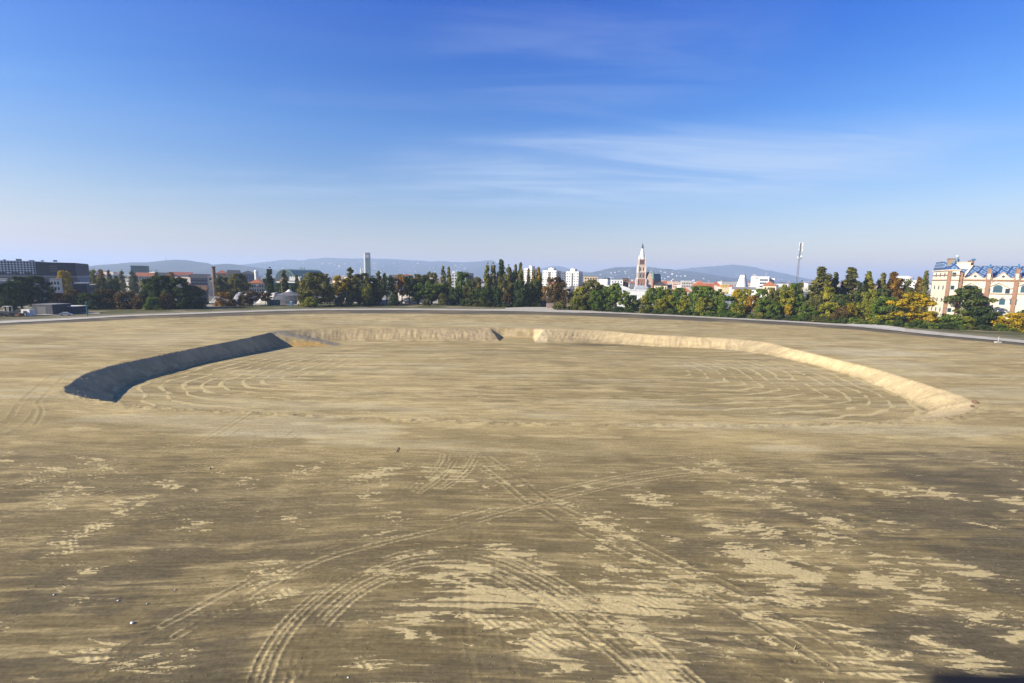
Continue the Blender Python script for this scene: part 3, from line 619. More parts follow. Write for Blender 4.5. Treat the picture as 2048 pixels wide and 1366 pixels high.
def bare_mesh(seed):
    r = random.Random(seed); tr = MB(); br = MB()
    tr.tube([(0, 0, -.3), (.1, 0, 2.2), (.15, .1, 4.5), (0, .1, 7)], [.26, .2, .14, .07], 7)
    def grow(p, d, ln, rad, lev):
        q = p + d * ln * .5 + Vector((r.uniform(-.1, .1), r.uniform(-.1, .1), .05)) * ln; e = p + d * ln
        br.tube([p, q, e], [rad, rad * .75, rad * .45], 4)
        if lev < 3:
            for _ in range(4):
                dd = (d + Vector((r.uniform(-.8, .8), r.uniform(-.8, .8), r.uniform(-.1, .6)))).normalized(); grow(p + d * ln * r.uniform(.45, 1), dd, ln * .62, rad * .5, lev + 1)
    for k in range(9):
        a = k * 2.4; f_ = r.uniform(.35, .95); grow(Vector((.1, .05, 7 * f_)), Vector((math.cos(a), math.sin(a), r.uniform(.5, 1.2))).normalized(), r.uniform(2.2, 3.4), .075, 0)
    return tr.mesh('trunk'), br.mesh('branches')
VAR = {k: [(crown_mesh(k, 100 + 13 * i + len(k)), trunk_mesh(k, 7 + i)) for i in range(n)] for k, n in (('poplar', 4), ('round', 5), ('bush', 3), ('loose', 3), ('low', 4), ('flat', 2))}
BARE = [bare_mesh(3), bare_mesh(8)]
TR = random.Random(5); TREES = []
KINDN = {'poplar': 'poplar_tree', 'round': 'broadleaf_tree', 'bush': 'bush', 'loose': 'broadleaf_tree', 'low': 'broadleaf_tree', 'flat': 'spreading_tree', 'bare': 'bare_tree'}
def tree(px, base, top, wpx, kind, col, label, group=None):
    if base > 0: X, Y = G(px, base)
    else: Y = -base; X = W(px, 545, Y)[0]
    h = W(px, top, Y)[1]; wd = wpx * Y / FPX * math.hypot(1, 0)
    e = empty(KINDN[kind], (X, Y, 0), TR.uniform(0, 6.28))
    if kind == 'bare':
        a, b = TR.choice(BARE); s = (wd / 7.5, wd / 7.5, h / 10.5)
        link('trunk', a, BARK, e, scale=s); link('branches', b, BARK, e, scale=s)
    else:
        (cm, Hc, Wc), tm = TR.choice(VAR[kind]); k = {'poplar': 1.35, 'loose': 1.15}.get(kind, 1.18)
        link('trunk', tm, BARK, e, scale=(h / Hc, h / Hc, h / Hc)); link('crown', cm, LEAF[col], e, scale=(wd / Wc * k, wd / Wc * k, h / Hc))
    tag(e, label, 'bush' if kind == 'bush' else 'tree', group); return e
ORD = 'first second third fourth fifth sixth seventh eighth ninth tenth eleventh twelfth thirteenth fourteenth fifteenth sixteenth seventeenth eighteenth'.split(); FPN = 0
GT = 'trees along the far edge of the site'
FP = 'far poplars behind the left yards'; FPL = 'far pale poplar in the row behind the left yards'
for px, top, wp, c in [(163, 538, 10, 'pg'), (172, 536, 9, 'pg'), (181, 540, 9, 'pg'), (188, 537, 9, 'yg'), (217, 540, 9, 'pg'), (231, 551, 10, 'pg'), (244, 539, 9, 'pg'), (262, 540, 10, 'pg'), (270, 548, 9, 'ol')]:
    FPN += 1; tree(px, -430, top, wp, 'poplar', c, FPL + ', %s from the left' % ORD[FPN - 1], FP)
for s in [
 # left end
 (12, 622, 566, 44, 'low', 'dg', 'dim green tree at the left edge, below the patterned arena front'),
 (44, 618, 553, 38, 'round', 'dg', 'dark tree with an orange tinge, left of the pair before the arena'),
 (78, 617, 552, 42, 'round', 'dg', 'dark broad tree, right of the pair before the arena'),
 (130, 600, 541, 26, 'round', 'ye', 'egg-shaped yellow-green autumn tree before the dark arena block'),
 (149, 598, 553, 20, 'low', 'dg', 'dark tree tucked right behind the egg-shaped yellow tree'),
 (120, 612, 586, 40, 'bush', 'br', 'rust-brown bush below the egg-shaped yellow tree'),
 (150, 614, 580, 46, 'bush', 'br', 'reddish bush left of the leaning green post'),
 (186, 618, 586, 44, 'bush', 'dg', 'dark green bush behind the leaning green post'),
 (200, -400, 538, 10, 'round', 'or', 'small red-brown tree among the far pale poplars'),
 (208, 604, 554, 26, 'low', 'ol', 'olive tree right of the dark sheds at the left'),
 (228, 603, 558, 24, 'low', 'dg', 'dark tree between the far poplars and the reddish bushes'),
 (222, 616, 578, 48, 'bush', 'br', 'wide rust-red bush right of the leaning green post'),
 (254, 617, 583, 46, 'bush', 'br', 'brown bush with yellow leaves left of the big dark clump'),
 (281, 618, 590, 34, 'bush', 'br', 'low brown bush at the left foot of the big dark clump'),
 (300, 616, 556, 40, 'round', 'dg', 'leftmost tree of the big dark clump'),
 (330, 616, 551, 44, 'round', 'dg', 'tall middle tree of the big dark clump'),
 (362, 616, 556, 44, 'round', 'dg', 'third tree of the big dark clump, right of its tallest'),
 (388, 615, 571, 46, 'low', 'dg', 'low rightmost tree of the big dark clump'),
 (307, 619, 594, 28, 'bush', 'gr', 'fresh green bush under the left of the big dark clump'),
 (338, 618, 586, 30, 'bush', 'br', 'rust-brown bush under the middle of the big dark clump'),
 (372, 618, 594, 30, 'bush', 'dg', 'dark bush under the right of the big dark clump'),
 (313, -420, 541, 9, 'poplar', 'pg', 'thin far poplar standing above the big dark clump'),
 (341, -420, 544, 16, 'round', 'or', 'far orange tree showing above the big dark clump'),
 (447, 603, 551, 25, 'round', 'ol', 'olive tree just right of the chimney and white gable'),
 (478, 603, 547, 38, 'round', 'ol', 'broad olive tree left of the arched-window house'),
 (452, 612, 584, 34, 'bush', 'or', 'brown and orange bush beside the small grey heap'),
 (490, 612, 590, 26, 'bush', 'br', 'sparse brown bush before the pale gravel heap'),
 # centre left
 (505, 611, 581, 34, 'loose', 'br', 'small rust-red tree on a bare trunk left of the tent'),
 (531, 610, 584, 26, 'loose', 'br', 'second small rust-red tree, right next to the tent'),
 (543, 604, 534, 14, 'poplar', 'dg', 'ragged dark poplar before the arched station roof, on its left'),
 (557, 600, 566, 18, 'low', 'gr', 'green shrub-like tree below the arched station roof'),
 (570, 602, 541, 13, 'poplar', 'ol', 'slim poplar before the middle of the station arch'),
 (586, 601, 570, 18, 'low', 'gr', 'green tree at the foot of the right station poplar'),
 (595, 602, 550, 9, 'poplar', 'ol', 'thinnest poplar, before the right end of the station roof'),
 (634, 612, 545, 62, 'round', 'ol', 'big broad olive tree right of the tent'),
 (612, 612, 566, 26, 'low', 'ol', 'smaller olive tree leaning on the left of the big broad one'),
 (622, 614, 594, 30, 'bush', 'yg', 'yellow-green bush under the big broad olive tree'),
 (660, 611, 578, 28, 'loose', 'ye', 'sparse tree with bright yellow leaves right of the big broad olive tree'),
 (679, 609, 549, 36, 'loose', 'ye', 'tall sparse tree with a yellow top left of the glass tower'),
 (690, 611, 584, 32, 'bush', 'pg', 'grey-green thin shrub before the pale rubble left of the glass tower'),
 (704, 608, 534, 20, 'poplar', 'ol', 'tall olive poplar left of the glass tower'),
 (716, 609, 548, 24, 'poplar', 'ol', 'shorter poplar right beside the tall olive one'),
 (730, 609, 546, 28, 'round', 'ol', 'olive tree in front of the foot of the glass tower'),
 (737, 610, 566, 20, 'low', 'yg', 'low yellow-green tree under the glass tower'),
 (745, 609, 552, 20, 'poplar', 'dg', 'dark poplar immediately right of the glass tower'),
 (757, 609, 541, 15, 'poplar', 'ol', 'pointed olive poplar second right of the glass tower'),
 (774, 609, 545, 26, 'loose', 'dg', 'dark tall-stemmed tree third right of the glass tower'),
 (787, 611, 590, 22, 'bush', 'dg', 'small dark bush in front of the pale rubble heap'),
 (789, 607, 572, 16, 'low', 'yg', 'small yellow-green tree behind the pale rubble heap'),
 (804, 609, 548, 26, 'loose', 'or', 'orange-edged tree left of the bright green pair'),
 (819, 609, 551, 24, 'loose', 'dg', 'dark tree on a slim trunk left of the bright green pair'),
 (835, 608, 548, 28, 'round', 'ol', 'olive tree behind the left one of the bright green pair'),
 (864, 608, 543, 34, 'round', 'ol', 'tall olive tree behind the right one of the bright green pair'),
 (838, 609, 564, 36, 'loose', 'gr', 'left tree of the bright green pair before the rubble'),
 (862, 609, 562, 40, 'loose', 'gr', 'right tree of the bright green pair before the rubble'),
 (852, 611, 597, 18, 'bush', 'ol', 'small bush at the foot of the bright green pair'),
 (886, -420, 532, 11, 'poplar', 'pg', 'left of two pale far poplars beside the white slab block'),
 (898, -420, 533, 10, 'poplar', 'yg', 'right of two pale far poplars beside the white slab block'),
 (892, 609, 568, 28, 'round', 'dg', 'dark tree below the two pale far poplars'),
 (908, 610, 574, 26, 'low', 'dg', 'dark low tree before the white slab block'),
 (885, 611, 587, 18, 'bush', 'ol', 'olive bush beside the right end of the rubble heap'),
 (922, 609, 543, 30, 'round', 'gr', 'green tree hiding the middle of the white slab block'),
 (937, 610, 566, 24, 'low', 'ol', 'reddish olive tree at the right end of the slab block'),
 (955, -380, 553, 28, 'round', 'ol', 'far olive tree between the slab block and the tallest poplars'),
 (954, 611, 578, 26, 'low', 'dg', 'dark tree at the left foot of the tallest poplars'),
 # tall poplar group
 (975, 611, 525, 11, 'poplar', 'yg', 'first tall poplar from the left, thin with an orange top'),
 (985, 611, 525, 13, 'poplar', 'pg', 'second tall poplar, pale beside the tallest one'),
 (1001, 611, 518.5, 17, 'poplar', 'dg', 'tallest dark green poplar of the whole tree line'),
 (1016, 610, 529, 14, 'poplar', 'pg', 'pale grey poplar right of the tallest one'),
 (1030, 611, 528, 10, 'poplar', 'yg', 'thin yellow-green poplar, left of two close together'),
 (1040, 611, 524.5, 11, 'poplar', 'yg', 'thin yellow-green poplar, right of two close together'),
 (1056, 612, 536, 7, 'poplar', 'ol', 'thinnest wispy poplar before the cream tower'),
 (1065, 612, 538, 10, 'poplar', 'ye', 'yellow poplar, last but one at the right of the group'),
 (1075, 612, 534, 13, 'poplar', 'ye', 'golden poplar at the right end of the group'),
 (972, 613, 572, 22, 'low', 'dg', 'dark low tree under the first tall poplars'),
 (992, 613, 570, 24, 'low', 'dg', 'dark low tree under the tallest poplar'),
 (1012, 613, 546, 26, 'round', 'ol', 'brownish olive tree inside the tall poplar group'),
 (1014, 614, 585, 18, 'loose', 'br', 'small brown tree on a thin stem before the poplars'),
 (1036, 614, 560, 30, 'low', 'dg', 'wide dark tree under the two close poplars'),
 (1056, 614, 564, 28, 'low', 'dg', 'dark tree at the foot of the wispy poplar'),
 (1073, 614, 558, 24, 'low', 'dg', 'dark tree at the foot of the golden poplar'),
 (1087, 607, 571, 12, 'low', 'or', 'small orange tree between golden poplar and brown tree'),
 (1108, 615, 552, 40, 'round', 'br', 'russet brown tree left of the white towers'),
 (1130, 616, 578, 32, 'low', 'br', 'lower dark brown tree right of the russet one'),
 (1118, 620, 603, 26, 'bush', 'ol', 'low olive bush before the russet tree'),
 (1178, 618, 559, 50, 'round', 'ol', 'big olive tree before the beige flat-roofed house'),
 (1152, 620, 594, 30, 'bush', 'yg', 'bright yellow-green bush left of the big olive tree'),
 (1160, 618, 573, 26, 'low', 'yg', 'light yellow-green tree before the foot of the white towers'),
 (1192, 620, 580, 34, 'low', 'gr', 'green tree on the right shoulder of the big olive tree'),
 # right tree belt
 (1210, 620, 573, 34, 'round', 'gr', 'first tree of the green belt, left of the white hall'),
 (1228, 621, 566, 28, 'loose', 'gr', 'green tree rising before the left end of the white hall'),
 (1250, 622, 580, 30, 'loose', 'gr', 'green tree partly covering the white hall front'),
 (1264, 622, 590, 26, 'low', 'gr', 'low green tree right of the white hall front gap'),
 (1290, 623, 590, 26, 'low', 'yg', 'low yellow-green tree below the church gable'),
 (1302, 623, 576, 32, 'round', 'gr', 'green tree below the church side turret'),
 (1318, 624, 571, 32, 'loose', 'gr', 'taller green tree right of the church'),
 (1322, 626, 598, 26, 'low', 'yg', 'yellow-green low tree in front of the taller green one'),
 (1337, 625, 578, 32, 'round', 'yg', 'yellowish tree between the church and the grey office'),
 (1357, 626, 575, 30, 'round', 'gr', 'green tree left of the grey flat office'),
 (1366, 627, 590, 24, 'low', 'yg', 'low yellowish tree behind the small white sign'),
 (1390, 628, 571, 36, 'round', 'gr', 'green tree before the large red roof'),
 (1411, 629, 572, 32, 'loose', 'gr', 'tree right of the large red roof with pale gaps'),
 (1402, 630, 594, 28, 'low', 'yg', 'low yellow-green tree below the large red roof'),
 (1431, 630, 577, 32, 'round', 'gr', 'green tree left of the yellow fin screen'),
 (1452, 632, 590, 32, 'low', 'gr', 'low dark green tree below the yellow fin screen'),
 (1473, 632, 578, 26, 'loose', 'ye', 'golden tree before the white sail-shaped church'),
 (1490, 633, 576, 26, 'round', 'yg', 'yellow-green tree right of the golden one'),
 (1474, 634, 606, 24, 'low', 'yg', 'low tree with yellow tips under the golden one'),
 (1500, 634, 590, 24, 'loose', 'or', 'orange-speckled tree left of the white office block'),
 (1518, 634, 577, 30, 'round', 'gr', 'green tree before the left end of the white office block'),
 (1523, 636, 598, 30, 'low', 'gr', 'low green tree below the white office block'),
 (1543, 635, 575, 34, 'loose', 'ol', 'olive tree before the red-tiled house'),
 (1545, 637, 604, 28, 'low', 'gr', 'low green tree before the white shed'),
 (1567, 636, 568, 34, 'round', 'yg', 'yellow-topped tree left of the mast'),
 (1575, 638, 609, 14, 'loose', 'ye', 'small yellow tree on a thin trunk left of the mast'),
 (1583, 636, 566, 26, 'round', 'gr', 'green tree at the very foot of the mast'),
 (1597, 638, 588, 28, 'loose', 'gr', 'dark leafy tree right of the mast foot'),
 (1606, -300, 561, 12, 'poplar', 'ol', 'short poplar right of the mast'),
 (1610, 639, 608, 30, 'low', 'gr', 'low green tree below the short poplar'),
 (1618, 636, 566, 24, 'poplar', 'ol', 'medium poplar left of the big bushy poplar'),
 (1633, 634, 533, 32, 'poplar', 'ol', 'big bushy poplar right of the mast'),
 (1650, 637, 573, 34, 'round', 'yg', 'yellow-green tree before the big bushy poplar'),
 (1630, 640, 588, 30, 'low', 'ol', 'olive tree low before the big bushy poplar'),
 (1657, 642, 604, 36, 'low', 'yg', 'bright yellow-green low tree at the verge right of the mast'),
 (1663, 633, 544, 17, 'poplar', 'ol', 'slim poplar between two bushy ones'),
 (1680, 642, 588, 34, 'round', 'dg', 'dark tree below the slim poplar'),
 (1692, 634, 534, 30, 'poplar', 'ol', 'second big bushy poplar, browner than the first'),
 (1697, 644, 606, 22, 'low', 'ye', 'small yellow tree left of the low pale wall'),
 (1680, 645, 614, 28, 'bush', 'br', 'grey-brown thicket left of the low pale wall'),
 (1712, 636, 564, 18, 'poplar', 'dg', 'short dark poplar behind the low pale wall'),
 (1727, 634, 542, 18, 'poplar', 'yg', 'lone yellowish poplar above the low pale wall'),
 (1735, 640, 578, 30, 'round', 'yg', 'light green tree right of the lone yellowish poplar'),
 (1757, 634, 545, 16, 'poplar', 'ol', 'left of two joined poplars before the violet roof'),
 (1777, 634, 543, 22, 'poplar', 'or', 'right of two joined poplars, orange-brown'),
 (1756, 640, 577, 26, 'round', 'dg', 'grey-green tree at the foot of the two joined poplars'),
 (1735, 644, 605, 42, 'low', 'yg', 'yellow-green rounded tree above the low pale wall'),
 (1770, 647, 592, 42, 'low', 'gr', 'green tree right of the low pale wall'),
 (1768, 650, 630, 40, 'bush', 'yg', 'low yellowish bush at the right end of the pale wall'),
 (1786, 650, 611, 32, 'bush', 'dg', 'dark shadowy bush left of the great yellow tree'),
 (1808, -290, 556, 46, 'round', 'ol', 'far olive tree before the white round house'),
 (1842, -290, 553, 17, 'poplar', 'or', 'rusty poplar left of the ornate palace'),
 (1854, -285, 541, 13, 'poplar', 'ol', 'tall thin poplar touching the ornate palace corner'),
 (1822, 652, 583, 72, 'flat', 'ye', 'great golden yellow tree left of the ornate palace'),
 (1856, 654, 622, 40, 'low', 'ye', 'smaller yellow tree below the bare one by the palace'),
 (1866, 634, 582, 34, 'bare', '', 'leafless tree before the palace corner tower'),
 (1838, 655, 640, 40, 'bush', 'gr', 'low green bush below the great golden yellow tree'),
 (1925, 653, 571, 74, 'flat', 'dg', 'big layered dark green tree before the palace front'),
 (1895, 656, 628, 44, 'bush', 'gr', 'green bush left below the big layered tree'),
 (1920, 657, 632, 46, 'bush', 'yg', 'yellow-green bush directly below the big layered tree'),
 (1962, 656, 612, 60, 'low', 'dg', 'dark rounded tree right of the big layered one'),
 (2020, 650, 585, 44, 'bare', '', 'dark leafless tree before the palace windows at the right'),
 (1990, 652, 608, 40, 'bush', 'br', 'brown thicket below the leafless tree at the right'),
 (2022, 661, 626, 58, 'low', 'ye', 'yellow bushy tree at the right edge of the picture'),
 (2062, 661, 620, 50, 'low', 'dg', 'dark bush cut by the right edge of the picture'),
]:
    tree(*s, GT)
VR = random.Random(31)
LM = [(1250, 'white hall front'), (1302, 'church turret'), (1340, 'gap right of the church'), (1372, 'small white board'), (1405, 'large red roof'), (1450, 'yellow fin screen'), (1486, 'white sail-shaped church'), (1522, 'white office block'), (1560, 'bright white shed'), (1592, 'phone mast'), (1633, 'big bushy poplar'), (1663, 'slim poplar'), (1693, 'second bushy poplar'), (1730, 'low pinkish wall'), (1777, 'orange-brown poplar'), (1822, 'great golden tree'), (1866, 'leafless tree'), (1925, 'big layered tree'), (1962, 'dark rounded tree'), (2022, 'yellow tree at the right edge')]
_USED = {}
def scrub_label(px, b):
    q_, n_ = min(LM, key=lambda a: abs(a[0] - px)); side = 'directly below' if abs(px - q_) < 6 else ('left below' if px < q_ else 'right below')
    l_ = 'low scrub bush at the verge, %s the %s' % (side, n_); _USED[l_] = _USED.get(l_, 0) + 1
    return l_ if _USED[l_] == 1 else l_.replace('low scrub bush', ('', '', 'second low scrub bush', 'third low scrub bush', 'fourth low scrub bush')[min(_USED[l_], 4)])
for k in range(46):                              # low scrub along the foot of the belt
    px = 1205 + k * 18.4 + VR.uniform(-6, 6); b = np.interp(px, [1200, 1460, 1700, 1850, 2048], [623, 635, 647.5, 656.5, 663])
    tree(px, b, b - VR.uniform(7, 14), VR.uniform(16, 26), 'bush', VR.choice(('dg', 'dg', 'gr', 'ol')), scrub_label(px, b), 'scrub along the right-hand verge')
for k in range(18):
    px = 925 + k * 9 + VR.uniform(-4, 4); b = np.interp(px, [900, 1090], [612, 614.5])
    tree(px, b, b - VR.uniform(10, 18), VR.uniform(14, 22), 'bush', VR.choice(('dg', 'dg', 'ol')), 'low dark scrub bush under the tall poplars, %s from the left' % ORD[k], 'scrub under the tall poplars')

# far mass of city greenery: nobody could count it
def woodland():
    r = np.random.default_rng(77); V = []; T_ = []
    for c in range(900):
        Y = 420 + 2600 * r.random() ** 1.6; px = r.uniform(-150, 2200); X = W(px, 555, Y)[0]
        if px > 1560 and Y < 700: continue
        if 1060 < px < 1500 and Y < 1000: continue
        h = r.uniform(7, 15); wd = r.uniform(6, 14); n = 90; tone = r.random()
        d = r.normal(size=(n, 3)); d /= np.linalg.norm(d, axis=1)[:, None]; d *= (r.random(n) ** .4)[:, None]
        p = np.stack([X + d[:, 0] * wd / 2, Y + d[:, 1] * wd / 2, h * .55 + d[:, 2] * h * .45], 1)
        u = r.normal(size=(n, 3)); u /= np.linalg.norm(u, axis=1)[:, None]; v = np.cross(u, r.normal(size=(n, 3))); v /= np.linalg.norm(v, axis=1)[:, None]; s = r.uniform(.5, 1.1, n)[:, None]
        V.append(np.stack([p - u * s, p - v * s * .6, p + u * s, p + v * s * .6], 1).reshape(-1, 3)); T_.append(np.full(4 * n, np.clip(tone + r.normal(0, .1), 0, 1)))
    V = np.concatenate(V); n = len(V) // 4; me_ = bpy.data.meshes.new('distant_treetops'); me_.from_pydata(V.tolist(), [], np.arange(4 * n).reshape(n, 4).tolist()); set_tone(me_, np.concatenate(T_))
    tag(link('distant_treetops', me_, LEAF['ol']), 'mass of distant tree tops between the city roofs', kind='stuff')
woodland()
# ------------------------------------------------------------------ buildings
def span(px0, px1, py, Y):
    x0, z = W(px0, py, Y); x1, _ = W(px1, py, Y); _, zm = W((px0 + px1) / 2, py, Y); return x0, x1, zm
_WIN = {}
def window(parent, x, y, z, w_, h_, mat=GLASS, frame=None, face='f', arch=False):
    """one window: a pane with a frame round it, set 6 cm proud"""
    key = (round(w_, 2), round(h_, 2), face, arch)
    if key not in _WIN:
        if arch: poly = [(-w_ / 2, -h_ / 2), (w_ / 2, -h_ / 2), (w_ / 2, h_ * .2), (w_ * .32, h_ * .42), (0, h_ / 2), (-w_ * .32, h_ * .42), (-w_ / 2, h_ * .2)]
        else: poly = [(-w_ / 2, -h_ / 2), (w_ / 2, -h_ / 2), (w_ / 2, h_ / 2), (-w_ / 2, h_ / 2)]
        mb = MB(); (mb.prism if face == 'f' else mb.prismx)(poly, -.06, .1); _WIN[key] = mb.mesh('window')
        fb = MB(); k = 1 + .5 / max(w_, 1); big = [(a * k, b * (1 + .35 / max(h_, 1))) for a, b in poly]; (fb.prism if face == 'f' else fb.prismx)(big, -.03, .08); _WIN[key, 1] = fb.mesh('frame')
    o = link('window', _WIN[key], mat, parent, (x, y, z))
    if frame is not None: link('frame', _WIN[key, 1], frame, o)
    return o
def win_grid(e, x0, x1, z0, z1, cols, rows_, y, w_, h_, mat=GLASS, frame=None):
    for r in range(rows_):
        for c in range(cols): window(e, x0 + (c + .5) * (x1 - x0) / cols, y, z0 + (r + .5) * (z1 - z0) / rows_, w_, h_, mat, frame)
def side_grid(e, y0, y1, z0, z1, cols, rows_, x, w_, h_, mat=GLASS):
    for r in range(rows_):
        for c in range(cols): window(e, x, y0 + (c + .5) * (y1 - y0) / cols, z0 + (r + .5) * (z1 - z0) / rows_, w_, h_, mat, face='s')
def house(px0, px1, top, Y, depth_, wall, roof, label, roofh=0.0, style='flat', cols=0, rows_=0, name='house', cat='building', wz=None, rz=0.0, extra=None, frame=None):
    """walls, roof and single windows of one building, front face at distance Y"""
    x0, x1, z1 = span(px0, px1, top, Y); xm = (x0 + x1) / 2; al = math.atan2(xm, Y) * .85; w_ = (x1 - x0) * math.cos(al); e = empty(name, (xm, Y, 0), rz - al); h = w_ / 2; zw = z1 - roofh
    MB().box(-h, h, 0, depth_, -.5, zw).build('wall', ML(wall), e)
    if style == 'flat':
        MB().box(-h - .25, h + .25, -.25, depth_ + .25, zw + .003, zw + .5).build('roof', ML(roof), e)
    elif style == 'gable': MB().prismx([(-.5, zw), (depth_ + .5, zw), (depth_ / 2, z1)], -h - .4, h + .4).build('roof', ML(roof), e)
    elif style == 'gablefront': MB().prism([(-h - .4, zw), (h + .4, zw), (0, z1)], -.4, depth_ + .4).build('roof', ML(roof), e)
    elif style == 'hip': MB().hip(-h - .5, h + .5, -.5, depth_ + .5, zw + .003, z1).build('roof', ML(roof), e)
    elif style == 'barrel':
        n = 14; MB().prism([(h * 1.02 * math.cos(math.pi * k / n), zw + roofh * math.sin(math.pi * k / n)) for k in range(n + 1)], -.3, depth_ + .3).build('roof', ML(roof), e)
    if cols: 
        zb, zt = (wz if wz else (max(zw - 3.2 * rows_ - .5, .5), zw - .6)); win_grid(e, -h + w_ * .03, h - w_ * .03, zb, zt, cols, rows_, 0, min(1.4, w_ / cols * .5), min(1.6, (zt - zb) / rows_ * .55), GLASS, frame)
    if extra: extra(e, h, zw, z1, depth_)
    return tag(e, label, cat)

# --- left: arena and sheds
def lattice_mat():
    mt_, t, b = new_mat('diamond_cladding', .6); c = t.nodes.new('ShaderNodeTexCoord'); mp_ = t.nodes.new('ShaderNodeMapping'); mp_.inputs['Rotation'].default_value = (0, math.radians(45), 0); mp_.inputs['Scale'].default_value = (.95, 0, .95); t.links.new(c.outputs['Object'], mp_.inputs[0])
    ck = t.nodes.new('ShaderNodeTexChecker'); ck.inputs['Scale'].default_value = 1.0; ck.inputs[1].default_value = (.55, .57, .60, 1); ck.inputs[2].default_value = (.05, .055, .065, 1); t.links.new(mp_.outputs[0], ck.inputs[0]); t.links.new(ck.outputs[0], b.inputs['Base Color']); return mt_
LATT = lattice_mat(); Y = 330
x0, x1, zt = span(-160, 79, 520, Y); xd = W(151, 527, Y)[0]; e = empty('arena', (xd, Y, 0), .62); cxx = xd; x0 = xd - (xd - x0) * .80; x1 = xd - (xd - x1) * .80; zb = W(60, 549, Y)[1]
MB().box(x0 - cxx, x1 - cxx, 0, 60, zb, zt - .4).build('patterned_wall', LATT, e)
MB().box(x1 - cxx + .02, xd - cxx, -1.5, 60, zb - .4, zt - .9).build('dark_wall', ML('dark'), e)
MB().box(x0 - cxx, xd - cxx + .5, -2.2, 60, zb - 1.6, zb - .45).build('canopy', ML('grey'), e)
MB().box(x0 - cxx, xd - cxx, 1.5, 59, -.3, zb - 1.62).build('lower_wall', ML('bluegrey'), e)
for k in range(12):
    xx = x0 - cxx + 8 + k * (cxx - x0 - 14) / 12; MB().box(xx, xx + R.uniform(1, 3), 6, 8, zt - .38, zt + R.uniform(.2, 1.1)).build('roof_plant', ML('grey'), e)
for k in range(4): MB().box(x1 - cxx - 24 + k * 6, x1 - cxx - 20.5 + k * 6, -.12, .2, zb + .3, zb + 1.5).build('window', GLASS, e)
for zz_ in (2.6, 4.2, 5.9): MB().box(xd - cxx - 13.2, xd - cxx - 9.2, -1.62, -1.4, zb + zz_ - .4, zb + zz_ + .5).build('banner', ML('dgrey'), e)
for k in range(6): MB().box(xd - cxx - 16 + k * 2.6, xd - cxx - 15 + k * 2.6, 1.35, 1.6, 1, zb - 3).build('window', GLASSB, e)
tag(e, 'long dark arena with diamond-patterned cladding at the left edge', 'arena')

house(2, 30, 561, 270, 14, 'bluegrey', 'grey', 'grey-blue flat shed before the patterned arena wall', .6, 'flat', 4, 1, name='shed')
house(-14, 8, 557, 285, 10, 'offwhite', 'concrete', 'pale low block at the left edge below the arena', .5, 'flat', 3, 1, name='shed')
house(100, 118, 557, 275, 8, 'offwhite', 'grey', 'small pale hut with openings under the arena canopy', .5, 'flat', 3, 2, name='hut')
house(149, 172, 566, 262, 12, 'dark', 'concrete', 'dark shed with a pale roof edge right of the arena', .5, 'flat', 0, 0, name='shed')
house(168, 196, 569, 300, 14, 'dgrey', 'concrete', 'dark grey shed with a bright roof edge right of the yellow tree', .5, 'flat', 4, 1, name='shed')
house(262, 292, 531, 900, 40, 'green', 'dgrey', 'dark green glass office block before the near hill', .8, 'flat', 9, 5, name='office_block')
for a in [(272, 312, 545, 620, 'beige', 'orangeroof', 'long low house with an orange roof left of the dark clump'), (312, 345, 545, 700, 'bluegrey', 'darkroof', 'long dark-roofed house above the big dark clump'),
          (345, 383, 544, 720, 'pink', 'redroof', 'long house with a deep red roof above the big dark clump')]:
    house(a[0], a[1], a[2], a[3], 16, a[4], a[5], a[6], 5, 'gable', 8, 2)
house(353, 361, 553, 400, 9, 'cream', 'redroof', 'small cream gable lit by the sun above the dark clump', 1.2, 'gablefront', 0, 0)
house(381, 417, 548, 450, 22, 'greyroof', 'darkroof', 'long grey house with arched dormers left of the chimney', 4, 'gable', 9, 2)
house(384, 412, 571, 300, 10, 'dgrey', 'brown', 'low brown-roofed stable before the grey house', 3, 'gable', 5, 1)
house(415, 435, 552, 420, 10, 'cream', 'white', 'small sunlit cream house under the chimney', .8, 'flat', 2, 1)
e = empty('chimney', (W(428.5, 560, 410)[0], 410, 0)); zt = W(428.5, 533, 410)[1]
MB().lathe([(1.6, 0), (1.35, zt - 1.2)], 12).build('shaft', ML('brown'), e); MB().lathe([(1.55, zt - 1.19), (1.6, zt)], 12).build('cap', ML('dark'), e); tag(e, 'square brown factory chimney above the cream house', 'chimney')
house(432, 453, 540, 600, 20, 'ochre', 'redroof', 'yellow house with a red roof right of the chimney', 4, 'hip', 6, 2)
house(454, 478, 540, 640, 20, 'bluegrey', 'darkroof', 'dark-roofed house with a red end right of the yellow one', 5, 'gable', 7, 2)
house(478, 511, 541, 660, 22, 'bluegrey', 'darkroof', 'long dark-roofed house left of the white cylinder', 5, 'hip', 9, 2)
e = empty('water_tower', (W(513.5, 560, 520)[0], 520, 0)); zt = W(513.5, 540, 520)[1]
MB().lathe([(2.0, 0), (2.0, zt - 3)], 18).build('shaft', ML('white'), e); MB().lathe([(2.15, zt - 2.99), (2.15, zt - 1.2), (1.2, zt)], 18).build('cap', ML('white2'), e); tag(e, 'white cylindrical tower left of the station arch', 'tower')
house(497, 527, 558, 360, 14, 'cream', 'orangeroof', 'cream house with arched windows and orange roof', 3.2, 'hip', 6, 2, frame=ML('offwhite'))
house(526, 546, 557, 370, 16, 'teal', 'darkroof', 'dark blue-green hall beside the arched-window house', .8, 'flat', 4, 1, name='hall')
